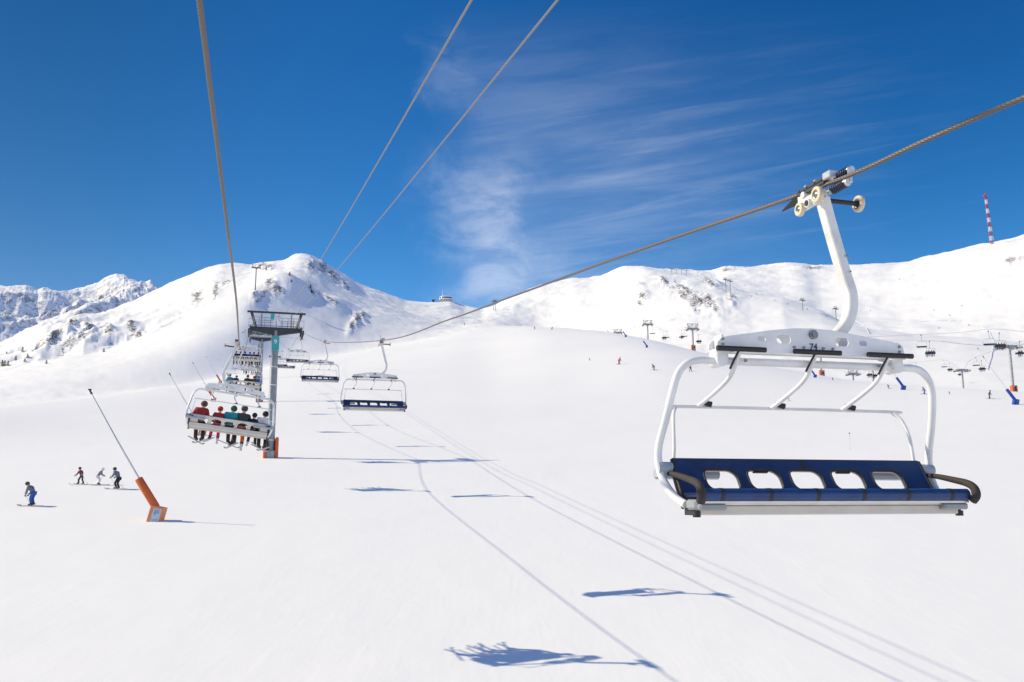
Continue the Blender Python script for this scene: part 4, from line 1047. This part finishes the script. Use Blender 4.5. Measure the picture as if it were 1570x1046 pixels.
def small_chair(px, py, Z, label, n=0, yaw=0, s=1.0, cols=None):
    if sfresh[0]: c = SC0; sfresh[0] = False
    else: c = clone(stree)
    c.location = at(px, py, Z); c.rotation_euler = (0,0,yaw); c['label'] = label; c['group'] = 'occupied chairs of the distant lifts' if n else 'empty chairs of the distant lifts'
    c.scale = (s,s,s); M4 = Matrix.LocRotScale(c.location, c.rotation_euler.to_quaternion(), c.scale)
    words = ['left', 'second', 'third', 'right'] if n == 4 else (['left','middle','right'] if n == 3 else ['left','right'])
    short = label
    for q in (' with dark riders',' with black clad riders',' with two riders',' with riders',' with a lime green jacket among its riders',' with one pale and one dark rider'): short = short.replace(q, '')
    for k in range(n):
        x = (k-(n-1)/2)*.55; jc = (cols or ncol)[(k+int(px))%len(cols or ncol)]
        flip = math.cos(yaw) > 0       # seen from behind: left stays left
        w = words[k] if flip else words[::-1][k]
        person('sit' if k%2 else 'sit2', f"{w} rider in {jc} on the {short}", M4@Vector((x,.08,-3.0)), yaw, jc, ncol[(k+3)%4], jc, 'riders on the distant lifts', s)
    return c
pi = math.pi
small_chair(1412,514,225,'distant empty chair under the ropes right of the near post',0,pi-.3)
small_chair(1425,524,225,'distant chair right of the near post',4,-.3,cols=['purple','lime','charcoal','navy'])
small_chair(1515,508,200,'distant empty chair left of the pale tower head',0,pi-.3)
small_chair(1532,511,200,'distant crowded chair at the pale tower head',4,-.3,cols=['charcoal','black','charcoal','red'])
small_chair(1563,524,225,'distant chair with two riders at the right edge',2,-.3)
small_chair(1496,548,330,'distant empty chair between the small tower and the pale tower',0,pi-.3)
small_chair(1505,553,310,'distant chair with dark riders left of the pale tower',3,-.3)
small_chair(1447,553,420,'distant empty chair beside the near post, upper of the row',0,pi-.3)
small_chair(1456,557,400,'distant chair with black clad riders left of the small tower',3,-.3)
small_chair(1404,557,460,'distant empty chair framed by the near chair hoop',0,pi-.3)
small_chair(1411,563,450,'distant chair with dark riders framed by the near chair hoop',3,-.3)
small_chair(1391,565,560,'tiny empty chair right of the blue snow lance',0,pi-.3)
small_chair(1471,566,480,'tiny chair with dark riders at the small tower arm',2,-.3)
small_chair(1496,571,520,'tiny chair with two riders under the empty one',2,-.3)
small_chair(1483,571,540,'tiny empty chair right of the small tower pole',0,pi-.3)
small_chair(1508,574,600,'tiny empty chair low by the curved fence',0,pi-.3)
small_chair(1521,577,620,'tiny chair with two riders near the fence foot',2,-.3)
small_chair(1534,578,600,'tiny empty chair left of the pale tower foot',0,pi-.3)
small_chair(1562,582,600,'tiny empty chair right of the pale tower foot',0,pi-.3)
small_chair(1333,563,330,'crowded chair left of the dark tower under the beam',3,-.3,cols=['brown','maroon','black'])
small_chair(1343,563,300,'crowded chair right of the dark tower under the beam',4,-.3,cols=['charcoal','brown','black'])
small_chair(1022,508,430,'small empty chair right of the first distant tower',0,pi-.3)
small_chair(1018,509,430,'small chair with dark riders right of the first distant tower',3,-.3)
small_chair(1045,507,400,'small chair with one pale and one dark rider left of the wide tower',2,-.3)
small_chair(1049,506,410,'small empty chair close to the wide tower',0,pi-.3)
small_chair(1071,513,370,'small chair with dark riders just right of the wide tower',3,-.3)
small_chair(1000,502,430,'tiny empty chair at the first distant tower',0,pi-.3)
small_chair(962,508,480,'tiny chair with riders over the brow left of the first tower',2,-.3)

def ropes2(pts, label): 
    mb = MB(); mb.tube(smoothpath(pts, 6), .035, 6); tag(mb.build('haul_rope', cablem), label, 'cable')
ropes2([at(947,509,470), at(993,497,420), at(1025,505,400), at(1062,503,362), at(1150,524,320), at(1257,520,300), at(1412,513,225), at(1470,510,210), at(1535,505,200), at(1640,520,190)], 'thin haul rope of the distant lift, upper one')
ropes2([at(947,512,460), at(993,500,410), at(1025,508,390), at(1062,506,352), at(1150,526,310), at(1257,523,290), at(1412,522,225), at(1480,528,228), at(1548,530,235), at(1640,520,240)], 'thin haul rope of the distant lift, lower one')
ropes2([at(1200,548,500), at(1308,572,360), at(1338,561,330), at(1404,556,460), at(1447,552,420), at(1475,566,330), at(1496,548,330), at(1640,500,240)], 'thin haul rope low behind the near chair post')

# tiny towers on the ridges
def mini_tower(px, py, H, label, s=1.0):
    p = hit(px, py, 400); o = make_tower(label, H, 5.0, pad=False); o.location = p; o.rotation_euler = (0,0,AL+.4); o['group'] = 'lift towers on the far ridges'; o.scale = (s,)*3; return o
mini_tower(1113,449,14,'tiny lift tower on the right mountain shoulder, left of a pair')
mini_tower(1120,452,14,'tiny lift tower on the right mountain shoulder, right of a pair')
mini_tower(1231,477,10,'tiny lift tower low on the right mountain shoulder')
mini_tower(1282,490,10,'tiny lift tower behind the hanger of the near chair')
mini_tower(757,477,12,'white lift structure at the saddle under the near rope, left of a pair')
mini_tower(760,478,14,'white lift structure at the saddle under the near rope, right of a pair')
# lift station on the skyline
def ridge_station(px, py, rmin, label, n):
    p = hit(px, py, rmin); r = thing('lift_station', label, 'lift station', p, (0,0,.3)); r.scale = (.8,.8,.6); b = MB()
    for k in range(n): 
        x = (k-n/2)*9; b.cyl((x,0,-3),(x,0,10),.3,.25,n=8); b.box((x,0,10),(6,.6,.4)); b.box((x+3,0,11.5),(.4,.4,3)); b.box((x-3,0,11.5),(.4,.4,3))
    b.build('mast_row', MAT['dgrey'], r); b = MB(); b.tube([(-n*5,0,9.5),(0,0,8),(n*5,0,9.5)], .15, 5); b.build('line', MAT['dgrey'], r)
ridge_station(1045,421,900,'row of thin dark lift masts on the right skyline',4)

# summit building: saucer roof on the ridge, with mast
def ridge_point(px, rlo, rhi):
    """highest-looking ground along a bearing"""
    d = at(px, 470, 1)-Vector((0,0,CZ)); hd = math.hypot(d.x, d.y); best = None
    r = rlo
    while r < rhi:
        x, y = d.x/hd*r, d.y/hd*r; z = ground(x, y); e = (z-CZ)/r
        if best is None or e > best[0]: best = (e, Vector((x, y, z)))
        r += 5
    return best[1]
p = ridge_point(684, 1200, 1700)
bd = thing('summit_building', 'white saucer shaped summit building with a mast on the saddle skyline', 'building', p, (0,0,-.2)); bd.scale = (.85,.85,.85)
b = MB(); b.lathe([(4,-8),(5,-2),(7,0),(11,3.5),(0,3.5)], (0,0,0), n=28); b.box((-7,0,-1),(9,9,7)); b.build('wall', MAT['tile'], bd)
b = MB(); b.lathe([(11.5,3.5),(12,6.2),(11.4,6.4),(11.4,3.6)], n=28); b.build('window_band', MAT['glass'], bd)
b = MB(); b.lathe([(12.4,6.2),(12.9,6.9),(12,8.0),(7,9.0),(0,9.4)], (0,0,0), n=28); b.lathe([(11.0,2.6),(12.7,3.0),(12.7,3.9),(11,3.9)], n=28); b.box((-8,0,4.5),(9,9,5), bev=1.2); b.build('roof', MAT['white'], bd)
b = MB(); b.cyl((-7,0,5),(-7,0,22),.5,.2,n=8); b.build('mast', MAT['white'], bd)
p2 = ridge_point(664, 1200, 1700); b = MB(); b.box((0,0,1),(4,4,4), bev=.4); b.box((1,0,3.3),(5,5,.6)); o = b.build('ridge_hut', MAT['dgrey']); o.location = p2; tag(o, 'tiny dark hut on the saddle skyline left of the saucer building', 'hut')

# red and white lattice mast
p = ridge_point(1530, 1500, 2100); Zm = depth(p); Hm_ = 80*Zm/F
ms = thing('radio_mast', 'red and white banded lattice mast on the right skyline', 'radio mast', p-Vector((0,0,3)), (0,-.055,.2))
nseg = 11; seg = Hm_/nseg
for k in range(nseg):
    b = MB(); z0, z1 = k*seg, (k+1)*seg; w0 = 2.4-1.2*k/nseg; w1 = 2.4-1.2*(k+1)/nseg
    c0 = [(-w0,-w0),(w0,-w0),(w0,w0),(-w0,w0)]; c1 = [(-w1,-w1),(w1,-w1),(w1,w1),(-w1,w1)]
    for i in range(4):
        a0 = (*c0[i], z0); a1 = (*c1[i], z1); n1 = (*c1[(i+1)%4], z1); n0 = (*c0[(i+1)%4], z0)
        b.cyl(a0, a1, .40, n=6); b.cyl(a0, n1, .22, n=5); b.cyl(n0, a1, .22, n=5); b.cyl(a1, n1, .3, n=5)
    if k == nseg-1: b.box((0,0,z1),(6.4,6.4,1.6)); b.cyl((0,0,z1),(0,0,z1+6),.5,n=6)
    b.build('lattice_section', MAT['red'] if k%2 == 0 else MAT['mwhite'], ms)

# ------------------------------------------------------------------ pines
def make_pine(label, seed):
    rnd = random.Random(seed); root = thing('pine_tree', label, 'pine tree'); H = 5.2
    b = MB(); b.cyl((0,0,-.6),(.05,.03,H*.92),.16,.03,n=8)
    for k in range(16):
        z = .8+k*.26; a = k*2.4; l = (1-z/H)*1.3; b.cyl((0,0,z),(l*math.cos(a),l*math.sin(a),z-.15),.035,.01,n=5)
    b.build('trunk', MAT['bark'], root); b = MB()
    for k in range(900):
        z = .45+rnd.random()**1.25*(H-.45); R_ = (1-(z/H)**2.2)*1.75*(.75+.35*math.sin(z*5.1+seed))+.1; a = rnd.random()*6.283; q = R_*math.sqrt(rnd.random())*(1+.25*math.sin(3*a+seed))
        c = Vector((q*math.cos(a), q*math.sin(a), z-.25*q)); u = Vector((rnd.gauss(0,1),rnd.gauss(0,1),rnd.gauss(0,.5))).normalized()*.20; v = Vector((rnd.gauss(0,1),rnd.gauss(0,1),rnd.gauss(0,.6))).normalized()*.11
        b.add([c-u, c+v, c+u, c-v], [(0,1,2,3)])
    b.build('crown', MAT['needle'], root); return root
pn = [make_pine('x', 3), make_pine('x', 9)]; pt = [tree(q) for q in pn]; used = [True, True]
pines = [(3,563,10,'dark pine at the left edge, tallest of its cluster'),(7,562,9,'dark pine in the left edge cluster, second from the edge'),(12,561,8,'small pine right of the left edge cluster'),
    (24,553,8,'round dark pine alone left of centre on the far left slope'),(34,542,8,'dark pine uphill of the pair on the far left slope'),(42,549,7,'dark pine, upper of a pair on the left slope'),(38,555,6,'dark pine, lower of a pair on the left slope'),
    (71,558,6,'low dark pine right of the pair on the left slope'),(10,543,4,'tiny dark pine near the left edge, higher up'),(159,540,6,'dark pine alone on the crest of the left hill'),(162,512,4,'small dark pine among the left outcrops'),
    (108,497,5,'small dark pine at the edge of the snow ridge, below the rocky mountain'),(444,424,7,'dark pine on top of the rocky knob above the tower'),(447,434,5,'small dark pine just below the knob top'),
    (476,443,7,'dark pine on the right shoulder of the rocky knob'),(478,450,5,'low dark pine under the one on the knob shoulder'),(408,415,6,'small pine on the ridge behind the slim tower')]
for i, (px, py, hp, lab) in enumerate(pines):
    p = hit(px, py, 250); k = i%2
    if used[k]: o = pn[k]; used[k] = False
    else: o = clone(pt[k])
    o.location = p; s = hp*depth(p)/F/5.2; o.scale = (s*(1.1+.2*(i%3)), s*(1.1+.2*(i%2)), s); o.rotation_euler = (0,0,i*1.3); o['label'] = lab; o['group'] = 'small pines on the slopes'

# slope marker and fences
p = hit(1304, 692); mk = thing('slope_marker', 'thin slope marker pole with a red top behind the near chair', 'marker pole', p)
b = MB(); b.cyl((0,0,-.3),(0,0,2.0),.018,n=6); b.build('pole', MAT['alu'], mk); b = MB(); b.ball((0,0,2.05),.09); b.build('top', MAT['red'], mk)
for (px, py, lab) in ((801,539,'short'),(598,533,'b')):
    pass
p = hit(583, 531); mk = thing('slope_marker', 'tall red marker pole standing on the slope above the second empty chair', 'marker pole', p)
b = MB(); b.cyl((0,0,-.3),(0,0,7),.10,n=6); b.build('pole', MAT['red'], mk)

def fence(pts, label, hgt=1.2, step=6, net=True, mat=None, post=.05):
    P = []
    for (a, b_) in zip(pts[:-1], pts[1:]):
        L = math.hypot(b_[0]-a[0], b_[1]-a[1]); n = max(1, int(L/4))
        P += [(a[0]+(b_[0]-a[0])*i/n, a[1]+(b_[1]-a[1])*i/n) for i in range(n)]
    P.append(pts[-1]); Q = [hit(x, y, 300) for x, y in P]
    r = thing('snow_fence', label, 'fence', Q[0]); o0 = Q[0]
    b = MB(); b2 = MB()
    for a, c in zip(Q[:-1], Q[1:]):
        if (a-c).length > 120: continue
        b2.add([a-o0+Vector((0,0,.15)), c-o0+Vector((0,0,.15)), c-o0+Vector((0,0,hgt)), a-o0+Vector((0,0,hgt))], [(0,1,2,3)])
    for q in Q: b.cyl(q-o0, q-o0+Vector((0,0,hgt+.3)), post, n=5)
    b.build('post', MAT['net'], r)['kind'] = 'stuff'; b2.build('netting', mat or MAT['net'], r)
fence([(1412,494),(1450,492),(1480,494),(1502,500),(1518,511),(1524,524),(1521,545),(1514,568)], 'curved netting fence running down the snow left of the pale tower', .6)
fence([(1290,480),(1325,500),(1333,512)], 'short netting fence behind the near beam right of the hanger', .9)

# ------------------------------------------------------------------ sun, sky, camera
SUN_EL = math.radians(36.6); off = math.radians(-8)
tosun = Vector((-math.cos(off)*math.cos(SUN_EL), -math.sin(off)*math.cos(SUN_EL), math.sin(SUN_EL)))
sd = bpy.data.lights.new('sun', 'SUN'); sd.energy = 4.2; sd.angle = math.radians(.53); sd.color = (1,.875,.61)
so = bpy.data.objects.new('sun', sd); COL.objects.link(so); so.rotation_euler = tosun.to_track_quat('Z', 'Y').to_euler(); so.location = tosun*50
w = bpy.data.worlds.new('World'); sc.world = w; w.use_nodes = True; nt = w.node_tree; nt.nodes.clear(); N = nt.nodes.new; L = nt.links.new
outn = N('ShaderNodeOutputWorld'); bg = N('ShaderNodeBackground'); bg.inputs['Strength'].default_value = .10
st = N('ShaderNodeTexSky'); st.sky_type = 'NISHITA'; st.sun_disc = False; st.sun_elevation = SUN_EL
st.sun_rotation = math.atan2(tosun.x, tosun.y); st.altitude = 2600; st.air_density = 1.0; st.dust_density = .25; st.ozone_density = 2.0
tc = N('ShaderNodeTexCoord'); sp = N('ShaderNodeSeparateXYZ'); L(tc.outputs['Generated'], sp.inputs[0])
def mth(op, a, b=None, c=None, clamp=False):
    n = N('ShaderNodeMath'); n.operation = op; n.use_clamp = clamp
    for i, q in enumerate((a, b, c)):
        if q is None: continue
        if isinstance(q, (int, float)): n.inputs[i].default_value = q
        else: L(q, n.inputs[i])
    return n.outputs[0]
def rng_(v, a, b, c=0., d=1., smooth=True):
    r = N('ShaderNodeMapRange'); r.interpolation_type = 'SMOOTHSTEP' if smooth else 'LINEAR'
    for k, q in zip(('From Min','From Max','To Min','To Max'), (a,b,c,d)): r.inputs[k].default_value = q
    L(v, r.inputs['Value']); return r.outputs[0]
# cirrus bank laid out by compass bearing and height over the horizon
den = mth('MAXIMUM', sp.outputs['Y'], .05); u = mth('DIVIDE', sp.outputs['X'], den); v = mth('DIVIDE', sp.outputs['Z'], den)
front = rng_(sp.outputs['Y'], .3, .6)
cv = N('ShaderNodeCombineXYZ'); L(u, cv.inputs[0]); L(v, cv.inputs[1])
def nz(scale, stretch, rot, detail=6, rough=.6, dist=0., seed=0.):
    # work in sheared coordinates so that the wisps run out to the right and slightly up
    mp = N('ShaderNodeMapping'); mp.inputs['Rotation'].default_value = (0,0,rot); L(cv.outputs[0], mp.inputs['Vector'])
    mp2 = N('ShaderNodeMapping'); mp2.inputs['Scale'].default_value = (stretch[0], stretch[1], 1); mp2.inputs['Location'].default_value = (seed, seed*.7, 0); L(mp.outputs[0], mp2.inputs['Vector'])
    n = N('ShaderNodeTexNoise'); n.inputs['Scale'].default_value = scale; n.inputs['Detail'].default_value = detail; n.inputs['Roughness'].default_value = rough; n.inputs['Distortion'].default_value = dist
    L(mp2.outputs[0], n.inputs['Vector']); return n.outputs['Fac']
edge_n = nz(7, (1,1), 0, 5, .6, .3)
ue = mth('ADD', u, mth('MULTIPLY', mth('SUBTRACT', edge_n, .5), .12))
lean = mth('MULTIPLY', mth('SUBTRACT', v, .28), -.10)        # the front edge leans a little
ue = mth('SUBTRACT', ue, lean)
bank = mth('MULTIPLY', rng_(ue, -.125, -.035), rng_(ue, -.01, .07, 1, 0))
veil = mth('MULTIPLY', rng_(ue, -.08, -.01), rng_(ue, .05, .48, 1, 0))
vert = mth('MULTIPLY', rng_(v, .12, .22), rng_(v, .31, .43, 1, 0))
vertv = mth('MULTIPLY', rng_(v, .10, .24), rng_(v, .36, .60, 1, .0))
puff = rng_(nz(11, (1,1.6), .15, 8, .62, .5), .36, .68)
wisp = rng_(nz(4.2, (.8,5.5), -.10, 8, .62, .5, 3.), .34, .78)
wisp2 = rng_(nz(7.5, (.55,6.5), -.17, 6, .6, .5, 9.), .47, .75)
cl = mth('ADD', mth('MULTIPLY', mth('MULTIPLY', bank, vert), mth('ADD', mth('MULTIPLY', puff, .29), .05)),
         mth('MULTIPLY', mth('MULTIPLY', veil, vertv), mth('ADD', mth('MULTIPLY', wisp, .14), mth('ADD', mth('MULTIPLY', wisp2, .05), .055))))
thin = mth('MULTIPLY', mth('MULTIPLY', rng_(u, -.03, .15), rng_(u,.3,.62,1,.0)), mth('MULTIPLY', wisp2, .06)); cl = mth('ADD', cl, mth('MULTIPLY', thin, vertv))
up_puff = mth('MULTIPLY', mth('MULTIPLY', rng_(ue, -.10, -.07), rng_(ue, -.045,-.01,1,0)), mth('MULTIPLY', rng_(v,.42,.47), rng_(v,.50,.56,1,0)))
cl = mth('ADD', cl, mth('MULTIPLY', mth('MULTIPLY', up_puff, puff), .10))
cl = mth('MULTIPLY', cl, front, None, True)
sepc = N('ShaderNodeSeparateColor'); L(st.outputs[0], sepc.inputs[0]); comb = N('ShaderNodeCombineColor')
for i, (mxv, g_, k_) in enumerate(((3.6, 2.9, .084), (4.6, 1.6, .288), (6.5, 1.3, .450))):      # deep polarised mountain blue
    L(mth('MULTIPLY', mth('POWER', mth('MINIMUM', sepc.outputs[i], mxv), g_), k_), comb.inputs[i])
back = mth('MULTIPLY', rng_(sp.outputs['Y'], .15, -.35), mth('ADD', mth('MULTIPLY', rng_(nz(3, (1,1), 0, 5, .6, .4, 5.), .35, .65), .20), .06))   # unseen thin cloud added behind the viewer as fill light for the shadows
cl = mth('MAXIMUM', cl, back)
gain = mth('ADD', 1.0, mth('MULTIPLY', mth('MAXIMUM', rng_(sp.outputs['Y'], .55, .05), rng_(sp.outputs['Z'], .60, .82)), .70))    # sky outside the view is boosted to add blue fill in the shadows
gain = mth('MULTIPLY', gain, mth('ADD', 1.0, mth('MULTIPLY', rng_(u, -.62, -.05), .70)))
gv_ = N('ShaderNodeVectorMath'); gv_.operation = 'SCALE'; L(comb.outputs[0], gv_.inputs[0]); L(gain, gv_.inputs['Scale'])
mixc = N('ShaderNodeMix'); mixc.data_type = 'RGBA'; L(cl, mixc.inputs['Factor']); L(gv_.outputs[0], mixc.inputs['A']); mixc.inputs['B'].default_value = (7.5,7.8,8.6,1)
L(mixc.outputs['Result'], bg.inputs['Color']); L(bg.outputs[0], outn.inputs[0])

cd = bpy.data.cameras.new('camera'); co = bpy.data.objects.new('camera', cd); COL.objects.link(co); sc.camera = co
cd.sensor_width = 36; cd.lens = F/1570*36; cd.clip_start = .1; cd.clip_end = 20000
co.location = (0,0,CZ); co.rotation_euler = (math.pi/2+PIT, 0, 0)
vs = sc.view_settings; vs.view_transform = 'Standard'; vs.look = 'None'; vs.exposure = 0.30; vs.gamma = 1
for p in POSE:
    if FRESH[p]:
        for c in kids(PROTO[p]): bpy.data.objects.remove(c)
        bpy.data.objects.remove(PROTO[p])

for o in bpy.data.objects:
    if 'label' in o and len(str(o['label']).split()) > 16: print('LONG', o['label'])
